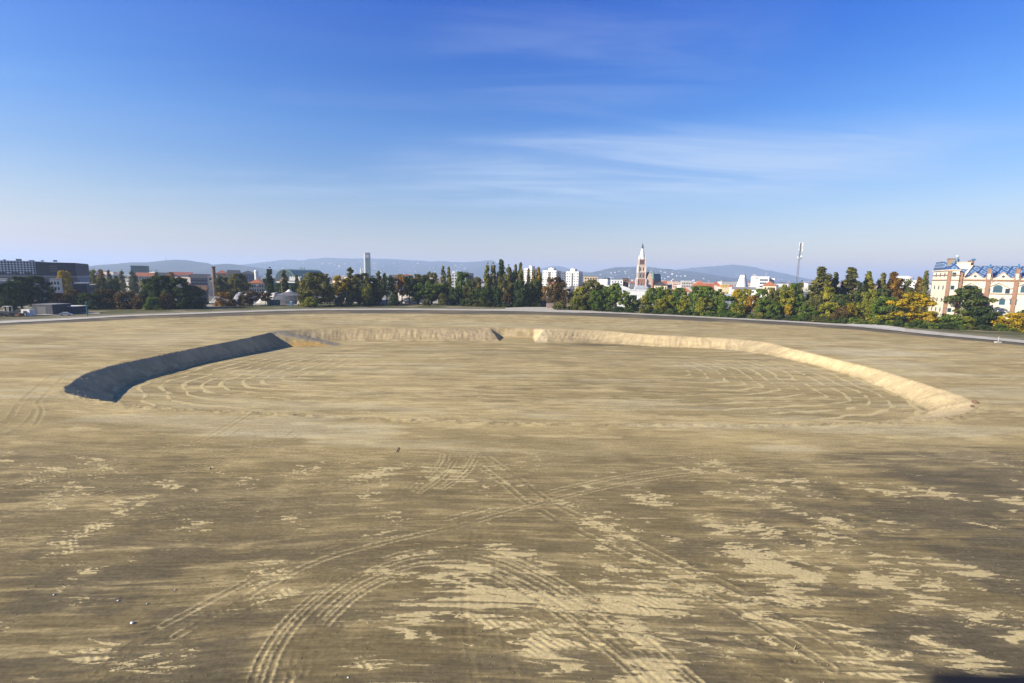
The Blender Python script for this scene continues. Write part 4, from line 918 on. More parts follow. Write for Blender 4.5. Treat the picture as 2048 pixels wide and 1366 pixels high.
# station: glazed barrel vault
Y = 900; x0, x1, zt = span(549, 588, 538, Y); xr = W(612, 545, Y)[0]; zb = W(570, 557, Y)[1]; e = empty('railway_station', ((x0 + x1) / 2, Y, 0)); h = (x1 - x0) / 2; n = 18; dx = (xr - x1)
def arch(r, k0=0): return [(h * r * math.cos(math.pi * k / n), zb + (zt - zb) * r * math.sin(math.pi * k / n)) for k in range(n + 1)]
A_ = arch(1.0); vs_ = [(a, 0, b) for a, b in A_] + [(a + dx, 90, b + .5) for a, b in A_]
MB().add(vs_, [(i, i + 1, n + 2 + i, n + 1 + i) for i in range(n)]).build('vault_roof', ML('copper'), e)
B_ = arch(.9); MB().add([(a, -.3, b) for a, b in A_] + [(a, -.3, b) for a, b in B_] + [(a, .3, b) for a, b in A_] + [(a, .3, b) for a, b in B_], [(i, i + 1, n + 2 + i, n + 1 + i) for i in range(n)] + [(2 * n + 2 + i, i + 2 * n + 3, i + 1, i) for i in range(n)]).build('arch_rim', ML('copper'), e)
MB().prism(arch(.898), 0.05, .6).build('glass_gable', GLASSG, e)
MB().box(-h - 2, h + dx + 6, -2, 60, -.5, zb - .05).build('wall', ML('dark'), e)
for k in range(7): MB().box(-h + 2 + k * h * .28, -h + 2.6 + k * h * .28, -.12, .04, zb, zb + (zt - zb) * .35 + 3).build('mullion', ML('copper'), e)
MB().box(h * .55, h + 12, -3.2, -2.05, zb - 4, zb + 2.5).build('parapet', ML('offwhite'), e)
for k in range(6): MB().add([(h * .57 + k * 4, -3.1, zb + 2.52), (h * .57 + k * 4 + 3, -3.1, zb + 2.52), (h * .57 + k * 4 + 1.5, -3.1, zb + 5), (h * .57 + k * 4, -2.4, zb + 2.52), (h * .57 + k * 4 + 3, -2.4, zb + 2.52), (h * .57 + k * 4 + 1.5, -2.4, zb + 5)], [(0, 1, 2), (5, 4, 3), (0, 3, 4, 1), (1, 4, 5, 2), (2, 5, 3, 0)]).build('finial', ML('offwhite'), e)
tag(e, 'railway station hall with a great green arched roof', 'station')
house(549, 612, 566, 430, 20, 'dark', 'darkroof', 'dark low warehouse below the arched station roof', .6, 'flat', 10, 1, name='warehouse')
# glass tower
Y = 1500; x0, x1, zt = span(727, 737.5, 505, Y); e = empty('glass_tower', ((x0 + x1) / 2, Y, 0)); h = (x1 - x0) / 2; k = -h + (x1 - x0) * .28
MB().box(-h, k, 0, 16, 0, zt - 1).build('bright_shaft', ML('white2'), e); MB().box(k + .01, h, .6, 16, 0, zt - 5).build('glass_shaft', GLASSG, e)
MB().box(k + .3, h - .5, .8, 15, zt - 4.98, zt).build('crown', ML('dgrey'), e); MB().box(k + .3, h - .4, .42, .58, zt - 16, zt - 7).build('sign', ML('bluegrey'), e)
for j in range(14): MB().box(k + .02, h + .1, .45, .6, 8 + j * 4.2, 8.35 + j * 4.2).build('floor_band', ML('bluegrey'), e)
tag(e, 'slender glass office tower standing alone above the trees', 'tower')
e = empty('church_spire', (W(722, 545, 1400)[0], 1400, 0)); zt = W(722, 532, 1400)[1]; MB().box(-2.5, 2.5, -2.5, 2.5, 0, zt - 14).build('tower', ML('offwhite'), e); MB().lathe([(3.2, zt - 13.9), (1.2, zt - 7), (.1, zt)], 8).build('spire', ML('offwhite'), e); tag(e, 'tiny pale spire at the left foot of the glass tower', 'spire')
e = empty('basilica', (W(605, 545, 2600)[0], 2600, 0)); zt = W(605, 533.5, 2600)[1]
MB().box(-16, 30, 0, 40, 0, zt - 16).build('wall', ML('offwhite'), e)
for xx in (-13, -2, 10): MB().lathe([(3.2, zt - 16), (3.0, zt - 5), (.3, zt)], 8, xx, 3).build('turret', ML('copper'), e)
tag(e, 'distant pale palace with pointed turrets right of the station roof', 'palace')
house(612, 645, 546, 1300, 30, 'beige', 'offwhite', 'pale long block behind the big broad olive tree', 1, 'flat', 12, 3)
house(655, 700, 567, 400, 14, 'offwhite', 'concrete', 'pale flat house seen through the yellow-topped tree', .6, 'flat', 7, 2)
# centre blocks
house(762, 776, 552, 480, 14, 'offwhite', 'offwhite', 'small white block between the poplars right of the glass tower', .6, 'flat', 3, 3)
house(735, 772, 569, 380, 12, 'offwhite', 'white', 'white low shed between the stems right of the glass tower', .6, 'flat', 6, 1, name='shed')
house(779, 803, 549, 520, 16, 'concrete', 'concrete', 'grey apartment block framed by orange foliage', .7, 'flat', 7, 6)
house(780, 806, 570, 385, 10, 'bluegrey', 'greyroof', 'low blue-grey shed below the grey apartment block', .6, 'flat', 4, 1, name='shed')
house(800, 826, 548, 800, 20, 'offwhite', 'redroof', 'white house with a thin dark red roof', 2.5, 'hip', 7, 3)
def slab_x(e, h, zw, z1, d):
    MB().box(-h + 1, -h + 4, 3, 6, z1, z1 + 2.2).build('roof_house', ML('white'), e); MB().box(h * .1, h * .4, 3, 6, z1, z1 + 1.6).build('roof_house', ML('grey'), e)
house(902, 932, 546, 500, 14, 'white', 'white', 'white slab block half hidden by a green tree', .6, 'flat', 5, 5, extra=slab_x, name='apartment_block')
house(932.5, 947, 546, 515, 14, 'dgrey', 'dgrey', 'dark grey block right behind the white slab', .6, 'flat', 4, 5, name='apartment_block')
house(941, 968, 567, 400, 14, 'cream', 'grey', 'cream house with a pale blue-grey roof left of the tallest poplars', 2.5, 'gable', 5, 1)
# white apartment towers: each with balconies, penthouse and single windows
def tower_block(px0, px1, top, Y, d, label, cols, rows_, pent, dark_side=True):
    x0, x1, z1 = span(px0, px1, top, Y); h = (x1 - x0) / 2; e = empty('apartment_tower', ((x0 + x1) / 2, Y, 0), -.48); h *= .86
    MB().box(-h, h, 0, d, -.5, z1).build('wall', ML('white'), e); MB().box(-h - .3, h + .3, -.3, d + .3, z1 + .003, z1 + .5).build('roof', ML('white'), e)
    MB().box(-h * .2 + pent, h * .55 + pent, 3, d - 3, z1 + .51, z1 + 3.3).build('penthouse', ML('white'), e); MB().box(-h * .05 + pent, h * .25 + pent, 4, 7, z1 + 3.31, z1 + 4.1).build('lift_house', ML('offwhite'), e)
    for r in range(rows_):
        zz_ = z1 - 2.4 - r * 2.95
        if zz_ < 2: break
        for c in range(cols): window(e, -h + (c + .5) * 2 * h / cols, 0, zz_, 1.3, 1.4, GLASS)
        for c in range(3): window(e, h, 2.2 + c * (d - 4) / 2.4, zz_, 1.5, 1.5, GLASS, face='s')
        MB().box(h + .01, h + 1.2, 2, d - 2, zz_ - 1.5, zz_ - .9).build('balcony', ML('grey'), e)
    MB().box(-h * .12, h * .12, -.5, -.01, 0, z1 - 1.5).build('loggia_strip', ML('dgrey'), e)
    return tag(e, label, 'apartment block')
tower_block(1046, 1066, 537, 620, 16, 'cream apartment tower showing between the golden poplars', 4, 9, 1)
tower_block(1082, 1116, 541.5, 600, 16, 'white apartment tower with penthouse left of the stepped pair', 6, 9, -1)
tower_block(1130, 1160, 543.5, 540, 15, 'white apartment tower with a dark central strip, nearest of the towers', 5, 10, -2.5)
house(1068, 1080, 541, 680, 14, 'offwhite', 'redroof', 'white house with a red edge behind the golden poplar', 1, 'flat', 3, 5)
house(1116, 1131, 543, 640, 12, 'bluegrey', 'bluegrey', 'dark recessed block between the two white towers', .6, 'flat', 4, 6, name='apartment_block')
house(1168, 1196, 551, 480, 16, 'beige', 'greyroof', 'beige flat-roofed house right of the white towers', .9, 'flat', 5, 3)
house(1150, 1175, 573, 375, 10, 'cream', 'offwhite', 'low sunlit cream house at the foot of the white towers', .7, 'flat', 5, 1)
house(1184, 1212, 580, 350, 12, 'bluegrey', 'concrete', 'pale metal shed left of the white hall', 1.2, 'gable', 3, 1, name='shed')
# white industrial halls
house(1222, 1246, 559, 560, 20, 'white2', 'white', 'bright white block left of the church', .7, 'flat', 4, 2)
house(1245, 1258, 556, 580, 16, 'brown', 'darkroof', 'dark brick block right of the bright white one', .7, 'flat', 3, 3)
house(1203, 1262, 571, 400, 40, 'white', 'white', 'white hall with a wide rounded roof left of the church', 4, 'barrel', 0, 0, name='hall')
house(1270, 1298, 571, 410, 30, 'white', 'steel', 'smaller rounded-roof hall below the church', 3, 'barrel', 0, 0, name='hall')
def dock(e, h, zw, z1, d):
    for k in range(5): MB().box(-h + 14 + k * 3.4, -h + 16.8 + k * 3.4, -.15, .05, .2, 4.5).build('dock_door', ML('white2' if k % 2 else 'dgrey'), e)
    for k in range(16): MB().box(-h + k * 2 * h / 16 + .2, -h + k * 2 * h / 16 + .35, -.08, 0, 5.2, zw - .2).build('cladding_rib', ML('white'), e)
house(1236, 1295, 580, 345, 30, 'white2', 'white', 'long white clad hall front below the church', .5, 'flat', 0, 0, name='hall', extra=dock)
house(1300, 1420, 586, 372, 16, 'bluegrey', 'steel', 'long grey metal shed behind the right-hand tree belt', 2, 'gable', 0, 0, name='shed')
house(1420, 1496, 588, 352, 14, 'bluegrey', 'steel', 'pale blue shed below the yellow fins', 2, 'gable', 0, 0, name='shed')
house(1540, 1610, 604, 330, 10, 'white', 'white', 'bright white shed showing through the trees by the mast', 1.2, 'gable', 0, 0, name='shed')
# church
Y = 700; CX, _ = W(1281.5, 565, Y); e = empty('church', (CX, Y, 0), -.10); px = Y / FPX * 1.03
zt = W(1283.5, 485.5, Y)[1]; BRK, WH = ML('brick'), ML('offwhite')
zA, zB, zC, zD, zE = [W(1282, q_, Y)[1] for q_ in (558, 545, 531, 519, 497)]
MB().box(-6.2, 6.2, -6.2, 6.2, -.5, zA).build('tower_base', BRK, e); MB().box(-5.5, 5.5, -5.5, 5.5, zA + .9, zB).build('tower_stage', BRK, e); MB().box(-4.9, 4.9, -4.9, 4.9, zB + .8, zC).build('tower_stage', ML('palebrick'), e); MB().box(-4.2, 4.2, -4.2, 4.2, zC + .8, zD).build('belfry', BRK, e)
for z_, r_ in ((zA, 6.5), (zB, 5.8), (zC, 5.2), (zD, 4.5)): MB().box(-r_, r_, -r_, r_, z_ + .01, z_ + .79).build('cornice', WH, e)
for sx_ in (-1, 1):
    for sy_ in (-1, 1):
        MB().box(sx_ * 6.3 - .7, sx_ * 6.3 + .7, sy_ * 6.3 - .7, sy_ * 6.3 + .7, -.5, zA - .02).build('buttress', WH, e); MB().box(sx_ * 5.3 - .6, sx_ * 5.3 + .6, sy_ * 5.3 - .6, sy_ * 5.3 + .6, zA + .9, zC - 1).build('buttress', WH, e)
        MB().box(sx_ * 4.3 - .45, sx_ * 4.3 + .45, sy_ * 4.3 - .45, sy_ * 4.3 + .45, zC + .82, zD - .02).build('pinnacle', WH, e)
        MB().lathe([(.75, zD + .8), (.55, zD + 2.5), (.05, zD + 6.5)], 6, sx_ * 4.1, sy_ * 4.1).build('pinnacle', WH, e)
for xx in (-1.9, 0, 1.9): window(e, xx, -4.2, (zC + zD) / 2 + .5, 1.1, (zD - zC) * .7, GLASS, None, 'f', True)
for xx in (-2.0, 2.0):
    window(e, xx, -4.9, (zB + zC) / 2, 1.5, 5.5, GLASS, WH, 'f', True); window(e, xx, -5.5, (zA + zB) / 2 + .6, 1.8, 6.5, GLASS, WH, 'f', True)
window(e, 0, -6.2, zA * .55, 2.6, 8, GLASS, WH, 'f', True)
MB().lathe([(4.5, zD + .8), (3.6, zD + 5), (1.5, zE)], 8, ph=.39).build('spire_base', ML('white'), e); MB().lathe([(1.7, zE + .01), (1.1, zE + 4), (.05, zt)], 8, ph=.39).build('spire_tip', ML('darkroof'), e)
g0, g1 = 6.6, 6.6 + 13 * px / 1.0; gm = (g0 + g1) / 2; zg = W(1300, 547, Y)[1]; ze = W(1300, 560, Y)[1]
MB().prism([(g0, -.5), (g1, -.5), (g1, ze), (gm, zg + 2), (g0, ze)], -5, 2).build('front_gable', ML('palebrick'), e)
MB().box(g0 - 2, g1 + 1.5, 2.02, 46, -.5, ze + .1).build('nave', BRK, e)
MB().prism([(g0 - 3, ze + .2), (g1 + 2, ze + .2), (gm, zg + 2.4)], 2.05, 50).build('nave_roof', ML('darkroof'), e)
MB().lathe([(.1, 0), (2.4, 0.0), (2.4, .3), (.1, .3)], 16).build('rose_window', GLASS, e, (gm, -5.05, ze * .55)).rotation_euler = (math.pi / 2, 0, 0)
n = 10; A_ = [(gm + 4.4 * math.cos(math.pi * k / n), ze * .5 + 6 * math.sin(math.pi * k / n)) for k in range(n + 1)]; B_ = [(gm + 3.7 * math.cos(math.pi * k / n), ze * .5 + 5.2 * math.sin(math.pi * k / n)) for k in range(n + 1)]
MB().add([(a, -5.25, b) for a, b in A_] + [(a, -5.25, b) for a, b in B_] + [(a, -5.0, b) for a, b in A_], [(i, i + 1, n + 2 + i, n + 1 + i) for i in range(n)] + [(i + 1, i, 2 * n + 2 + i, 2 * n + 3 + i) for i in range(n)]).build('arch_trim', WH, e)
xt = W(1304, 560, Y)[0] - CX; MB().lathe([(2.2, -.5), (2.2, ze + 1)], 8, xt, -4).build('side_turret', BRK, e); MB().lathe([(2.6, ze + 1.01), (2.4, ze + 3), (.08, W(1304, 539, Y)[1])], 8, xt, -4).build('turret_spire', ML('copper'), e)
xa, xb = W(1309, 560, Y)[0] - CX, W(1323.5, 560, Y)[0] - CX; MB().box(xa, xb, 8, 30, -.5, ze - 1).build('transept', BRK, e); MB().prismx([(7.4, ze - .99), (30.6, ze - .99), (19, W(1315, 547, Y)[1])], xa - .3, xb + .3).build('transept_roof', ML('copper'), e)
tag(e, 'brick neo-gothic church with a tall white and dark spire', 'church')
# right of the church
house(1310, 1335, 563, 480, 16, 'cream', 'darkroof', 'cream house with a dark roof right of the church', 4, 'hip', 5, 1)
house(1324, 1334, 562, 520, 10, 'pink', 'redroof', 'small red-roofed house beside the dark-roofed one', 3.5, 'gable', 2, 1)
house(1346, 1362, 564, 600, 14, 'pink', 'concrete', 'pinkish house left of the grey flat office', .8, 'flat', 4, 2)
house(1364, 1385, 559, 520, 16, 'concrete', 'white', 'grey flat office with a white roof slab', 2.0, 'flat', 6, 2, name='office_block')
house(1357, 1382, 574, 430, 12, 'pink', 'orangeroof', 'low house with an orange roof before the grey office', 4, 'hip', 4, 1)
house(1384, 1417, 561, 560, 18, 'offwhite', 'orangeroof', 'large house with a bright orange-red roof', 7, 'hip', 7, 2)
house(1396, 1428, 567, 500, 14, 'pink', 'redroof', 'long red-roofed house before the large orange-red one', 6, 'gable', 6, 1)
house(1424, 1442, 563, 640, 14, 'offwhite', 'redroof', 'red-roofed house in the trees left of the yellow fins', 5, 'hip', 4, 1)
e = empty('fin_screen', (W(1450, 575, 440)[0], 440, 0)); zt = W(1450, 569, 440)[1]; MB().box(-4, 4, 1, 4, -.3, zt - 7).build('base_wall', ML('beige'), e)
for k in range(6): MB().box(-3.7 + k * 1.4, -3.2 + k * 1.4, 0, .9, -.3, zt).build('fin', ML('yellow'), e)
tag(e, 'row of upright yellow fins standing among the trees', 'fin screen')
# sail-shaped white church
Y = 480; CX, zt = W(1486, 549, Y); e = empty('sail_church', (CX, Y, 0)); pxm = Y / FPX
for k in range(4):
    a0 = (k + .5) * math.pi / 2; mb = MB(); prof = [(7.0, 8), (5.9, 13), (4.4, 18), (3.1, 23), (2.3, zt - .6 + .35 * (k % 2))]; vs_ = []
    for r_, z_ in prof:
        for s_a in (-.70, 0, .70):
            for rr_ in (0, -.35): vs_.append(((r_ + rr_) * math.cos(a0 + s_a) / math.cos(s_a * .75), (r_ + rr_) * math.sin(a0 + s_a) / math.cos(s_a * .75), z_))
    F_ = []
    for i in range(4):
        b0, b1 = i * 6, i * 6 + 6
        F_ += [(b0, b0 + 2, b1 + 2, b1), (b0 + 2, b0 + 4, b1 + 4, b1 + 2), (b0 + 1, b1 + 1, b1 + 3, b0 + 3), (b0 + 3, b1 + 3, b1 + 5, b0 + 5), (b0, b1, b1 + 1, b0 + 1), (b0 + 4, b0 + 5, b1 + 5, b1 + 4)]
    F_ += [(24, 26, 27, 25), (26, 28, 29, 27)]
    mb.add(vs_, F_).build('sail', ML('white2'), e)
MB().box(-8, 8, -7, 8, -.3, 8).build('lower_wall', ML('white'), e)
MB().prism([(-3.6, 8.05), (3.6, 8.05), (0, 14)], -8.5, -6).build('porch_gable', ML('brown'), e); MB().box(-3, 3, -8.2, -7.02, .2, 8).build('porch', ML('offwhite'), e)
tag(e, 'white modern church of four tapering sails', 'church')
def stripes(e, h, zw, z1, d):
    for r in range(3):
        for c in range(5): MB().box(-h * .05 + c * h * .19, -h * .05 + c * h * .19 + h * .16, -.1, .05, zw - 4.2 - r * 3.4, zw - 2.4 - r * 3.4).build('window', GLASS, e)
    MB().box(-h * .5, -h * .36, -.1, .05, zw - 2.2, zw - .8).build('sign', ML('dgrey'), e); MB().box(-h * .9, -h * .5, 4, 9, z1, z1 + 2).build('roof_plant', ML('grey'), e); MB().box(h * .62, h * .66, 4, 4.3, z1, z1 + 4).build('aerial', ML('steel'), e)
house(1505, 1538, 552.5, 500, 18, 'white2', 'white', 'white office block with three rows of windows left of the mast', .6, 'flat', 0, 0, extra=stripes, name='office_block')
house(1538.3, 1549.5, 556, 504, 14, 'white2', 'white', 'lower white wing at the right of the office block', .6, 'flat', 3, 3, name='office_block')
house(1529, 1553, 562, 400, 12, 'cream', 'orangeroof', 'cream house with a reddish roof before the white office block', 4, 'hip', 4, 1)
house(1466, 1512, 574, 420, 12, 'offwhite', 'greyroof', 'pale low annex with a grey roof below the white sails', 2, 'gable', 5, 1)
# cell mast
Y = 300; CX, zt = W(1599, 488, Y); CX = W(1591.5, 592, Y)[0]; e = empty('cell_mast', (CX, Y, 0)); zt = W(1600, 487, Y)[1]
for k in range(3):
    a = k * 2.094 + .5; MB().tube([(.75 * math.cos(a), .75 * math.sin(a), -.3), (.42 * math.cos(a), .42 * math.sin(a), zt - .5)], [.11, .09], 6).build('mast_leg', ML('dgrey'), e)
nb = 24; mb = MB()
for i in range(nb):
    z0_, z1_ = i * zt / nb, (i + 1) * zt / nb; r0_, r1_ = .75 - .33 * i / nb, .75 - .33 * (i + 1) / nb
    for k in range(3):
        a, b = k * 2.094 + .5, (k + 1) * 2.094 + .5; mb.tube([(r0_ * math.cos(a), r0_ * math.sin(a), z0_), (r1_ * math.cos(b), r1_ * math.sin(b), z1_ - .05)], [.055, .055], 4); mb.tube([(r1_ * math.cos(a), r1_ * math.sin(a), z1_), (r1_ * math.cos(b), r1_ * math.sin(b), z1_)], [.06, .06], 4)
mb.build('lattice', ML('dgrey'), e)
MB().lathe([(1.0, zt - 6.4), (1.0, zt - 6.2)], 12).build('platform', ML('steel'), e); MB().lathe([(.9, zt - 2.9), (.9, zt - 2.75)], 12).build('platform', ML('steel'), e); MB().tube([(0, 0, zt - 8), (0, 0, zt + .3)], [.22, .16], 8).build('pole', ML('dgrey'), e)
for k in range(3):
    a = k * 2.094 - .6
    for zz_ in (zt - 3.6, zt - .5): MB().box(-.15, .15, -.12, .12, -1.2, 1.2).build('antenna_panel', ML('white2'), e, (1.05 * math.cos(a), 1.05 * math.sin(a), zz_), a)
for a, zz_ in ((.3, zt - 9), (-.8, zt - 8), (2.5, zt - 8.6)): MB().lathe([(.1, 0), (.45, .08), (.5, .3), (.3, .35)], 12).build('dish', ML('white'), e, (.9 * math.cos(a), .9 * math.sin(a), zz_)).rotation_euler = (math.pi / 2, 0, a)
tag(e, 'tall lattice phone mast with white antenna panels', 'mast')
# behind the poplars
house(1764, 1812, 577, 300, 14, 'violet', 'violet', 'low building with a violet-grey roof left of the palace', 4.0, 'gable', 0, 0)
def drum(e, h, zw, z1, d): MB().lathe([(h * .8, zw + .5), (h * .8, z1 + 3), (h * .4, z1 + 4.5)], 20, -h * .2, d / 2).build('drum', ML('white'), e)
house(1794, 1838, 560, 520, 20, 'white', 'white', 'white house with a rounded top left of the palace', .6, 'flat', 7, 2, extra=drum)
house(1700, 1716, 567, 560, 12, 'pink', 'redroof', 'small reddish house between the right-hand poplars', 3, 'gable', 3, 1)
house(1736, 1752, 567, 600, 12, 'brown', 'darkroof', 'dark brown house left of the two joined poplars', 3, 'gable', 3, 1)
# ------------------------------------------------------------------ ornate palace with blue tiled roof
def tile_mat():
    mt_, t, b = new_mat('blue_roof_tiles', .35); c = t.nodes.new('ShaderNodeTexCoord')
    mp_ = t.nodes.new('ShaderNodeMapping'); mp_.inputs['Rotation'].default_value = (0, math.radians(45), 0); mp_.inputs['Scale'].default_value = (1, 0, 1); t.links.new(c.outputs['Object'], mp_.inputs[0])
    sp = t.nodes.new('ShaderNodeSeparateXYZ'); t.links.new(mp_.outputs[0], sp.inputs[0])
    def tri(s):
        a = t.nodes.new('ShaderNodeMath'); a.operation = 'PINGPONG'; a.inputs[1].default_value = 1.25; t.links.new(s, a.inputs[0]); return a.outputs[0]
    mn = t.nodes.new('ShaderNodeMath'); mn.operation = 'MINIMUM'; t.links.new(tri(sp.outputs[0]), mn.inputs[0]); t.links.new(tri(sp.outputs[2]), mn.inputs[1])
    r = t.nodes.new('ShaderNodeValToRGB'); r.color_ramp.interpolation = 'CONSTANT'; E_ = r.color_ramp.elements
    E_[0].position = 0; E_[0].color = (.05, .095, .22, 1); E_[1].position = .28; E_[1].color = (.27, .39, .54, 1); q_ = E_.new(.55); q_.color = (.10, .18, .35, 1)
    mr = t.nodes.new('ShaderNodeMapRange'); mr.inputs[2].default_value = 1.25; t.links.new(mn.outputs[0], mr.inputs[0]); t.links.new(mr.outputs[0], r.inputs[0])
    n_ = t.nodes.new('ShaderNodeTexNoise'); n_.inputs['Scale'].default_value = 3; t.links.new(c.outputs['Object'], n_.inputs['Vector'])
    mx = t.nodes.new('ShaderNodeMix'); mx.data_type = 'RGBA'; mx.blend_type = 'MULTIPLY'; mx.inputs[0].default_value = .5; t.links.new(r.outputs[0], mx.inputs[6]); t.links.new(n_.outputs[0], mx.inputs[7]); t.links.new(mx.outputs[2], b.inputs['Base Color']); return mt_
TILE = tile_mat(); CR = M('palace_render', (.70, .61, .46), .85, .10, .4); TB = M('terracotta_trim', (.30, .175, .11), .85, .2, 1.0); BLU = M('blue_glaze', (.06, .16, .30), .3, .2, 1.0); FRB = M('pale_blue_frame', (.35, .48, .52), .6)
Y = 235; PHI = -.5; X0 = W(1892, 580, Y)[0]; e = empty('palace', (X0, Y, 0), PHI)
def lx(px): u_ = W(px, 580, 1.0)[0]; return (u_ * Y - X0) / (math.cos(PHI) - u_ * math.sin(PHI))
def lz(py, px=1950): return W(px, py, Y + lx(px) * math.sin(PHI))[1]
zc, zp, zr = lz(560), lz(552), lz(531); D_ = 22
xe = lx(2120)
MB().box(lx(1921), xe, 0, D_, -.5, zc).build('wing_wall', CR, e)
SD = 25.0; zt_ = lz(541, 1900); xq = lx(1913)
MB().box(0, xq, -1.2, SD, -.5, zt_).build('corner_tower_wall', CR, e)
MB().box(xq + .02, lx(1921) - .02, -.7, 12, -.5, lz(545, 1915)).build('quoin_pier', TB, e)
for z_ in (lz(560, 1900), lz(550, 1900)):
    MB().box(-.2, xq + .1, -1.5, -1.22, z_ - .18, z_ + .22).build('cornice', TB, e); MB().box(-.3, -.02, -1.2, SD, z_ - .18, z_ + .22).build('cornice', TB, e)
MB().box(-.35, .9, -1.48, -1.21, -.3, zt_ - .02).build('corner_pilaster', TB, e); MB().box(-.28, -.01, -1.19, -.2, -.3, zt_ - .02).build('corner_pilaster', TB, e)
MB().box(-.5, xq + .3, -1.7, SD + .4, zt_ + .003, zt_ + .45).build('eave', CR, e)
MB().prismx([(SD * .28, zt_ + .46), (SD + .2, zt_ + .46), (SD * .86, lz(521.5, 1890)), (SD * .42, lz(521.5, 1890))], -.2, xq + .1).build('tower_roof', TILE, e)
MB().add([(-.3, -1.5, zt_ + .46), (xq + .2, -1.5, zt_ + .46), (xq + .2, 6.5, zt_ + .46), (-.3, 6.5, zt_ + .46), (xq / 2, 2.2, lz(522, 1905))], [(0, 3, 2, 1), (0, 1, 4), (1, 2, 4), (2, 3, 4), (3, 0, 4)]).build('tower_roof', TILE, e)
MB().box(xq * .3, xq * .3 + 2.2, 7, 9, zt_ + 2, lz(517, 1900)).build('chimney', ML('wood'), e)
MB().box(xq * .3 - .2, xq * .3 + 2.4, 6.8, 9.2, lz(517, 1900) + .01, lz(516, 1900) + .1).build('chimney_cap', ML('brown'), e)
for yy in (5, 12, 19):
    for z_ in (lz(548.5, 1892), lz(575, 1892), lz(600, 1892), lz(620, 1892)): window(e, 0, yy, z_, 1.4, 2.0, GLASS, FRB, 's', True)
# wing roof and parapet
MB().prismx([(.6, zp - .6), (D_, zp - .6), (D_ / 2 + 1.2, zr), (D_ / 2 - .8, zr)], lx(1924), xe).build('wing_roof', TILE, e)
MB().prism([(lx(1921), zp - .6), (lx(1925), zp - .6), (lx(1940), zr + .1), (lx(1936), zr + .1)], .3, .62).build('roof_edge', CR, e)
MB().box(lx(1930), xe, D_ / 2 - .9, D_ / 2 + 1.3, zr + .01, zr + .35).build('ridge', ML('bluegrey'), e)
MB().box(lx(1921) + .05, xe, -.42, -.01, zc - .35, zc + .35).build('cornice', TB, e)
cen = [1946, 2002, 2058, 2114]; pil = [1973.5, 2030, 2086]
for c in cen:
    xc_ = lx(c); hw = (lx(c + 27) - lx(c - 27)) / 2 - .35; pk = lz(545, c)
    poly = [(xc_ - hw, zc + .36), (xc_ + hw, zc + .36), (xc_ + hw, zp - .6), (xc_ + hw * .62, zp - .9), (xc_ + hw * .40, zp + .1), (xc_ + hw * .18, pk - .5), (xc_, pk + .2), (xc_ - hw * .18, pk - .5), (xc_ - hw * .40, zp + .1), (xc_ - hw * .62, zp - .9), (xc_ - hw, zp - .6)]
    MB().prism(poly, -.15, .5).build('gable', CR, e)
    MB().lathe([(.05, 0), (.55, 0), (.55, .12), (.05, .12)], 12).build('oculus', GLASSB, e, (xc_, -.16, zp - .1)).rotation_euler = (math.pi / 2, 0, 0)
    for sx_ in (-1, 1):
        MB().tube([(xc_ + sx_ * hw * .95, -.2, zc + .5), (xc_ + sx_ * hw * .5, -.2, zp - .3), (xc_, -.2, pk)], [.12, .12, .12], 4).build('gable_trim', TB, e)
        MB().tube([(xc_ + sx_ * hw, -.08, zc - 3.2), (xc_ + sx_ * hw * .93, -.08, zc - 1.7), (xc_ + sx_ * hw * .72, -.08, zc - .6)], [.1, .1, .1], 4).build('bracket', TB, e)
    z2, z1_ = lz(579, c), lz(603, c)
    window(e, xc_ - 1.2, 0, z2 + .3, 3.2, 3.6, GLASSB, FRB, 'f', True); window(e, xc_ - 4.6, 0, z2 - .7, 1.5, 2.2, GLASS, FRB); window(e, xc_ + 2.3, 0, z2 - .7, 1.5, 2.2, GLASS, FRB)
    MB().tube([(xc_ - 6, -.1, z2 + .2), (xc_ - 1.2, -.14, z2 + 3.0), (xc_ + 3.6, -.1, z2 + .2)], [.16, .2, .16], 4).build('pediment', TB, e)
    MB().box(xc_ - 6, xc_ + 3.8, -.3, -.01, z2 - 2.25, z2 - 1.95).build('sill', TB, e)
    for dx_ in (-4.8, 1.0, 5.0): window(e, xc_ + dx_, 0, z1_, 2.0, 3.0, GLASSB, FRB, 'f', True); MB().tube([(xc_ + dx_ - 1.5, -.1, z1_ + .6), (xc_ + dx_, -.12, z1_ + 2.1), (xc_ + dx_ + 1.5, -.1, z1_ + .6)], [.14, .16, .14], 4).build('window_hood', TB, e)
    for dx_ in (-4.8, 1.0, 5.0): window(e, xc_ + dx_, 0, z1_ - 6.2, 1.8, 2.4, GLASS, FRB)
for c in pil:
    MB().box(lx(c - 4.5), lx(c + 4.5), -.35, -.02, 4, zc - .36).build('pilaster', TB, e); MB().box(lx(c - 2.8), lx(c + 2.8), -.6, .55, zc + .36, lz(547, c)).build('pier', CR, e)
    MB().box(lx(c - 3.4), lx(c + 3.4), -.75, .7, lz(547, c) + .01, lz(537, c)).build('pier_cap', TB, e); MB().lathe([(.5, 0), (.65, .7), (.25, 1.2), (.4, 1.7), (.05, 2.3)], 8, lx(c), 0).build('finial', BLU, e, (0, 0, lz(537, c)))
    for sx_ in (-1, 1): MB().box(lx(c) + sx_ * .95 - .12, lx(c) + sx_ * .95 + .12, -.66, -.62, zc + .6, lz(548, c)).build('pier_band', TB, e)
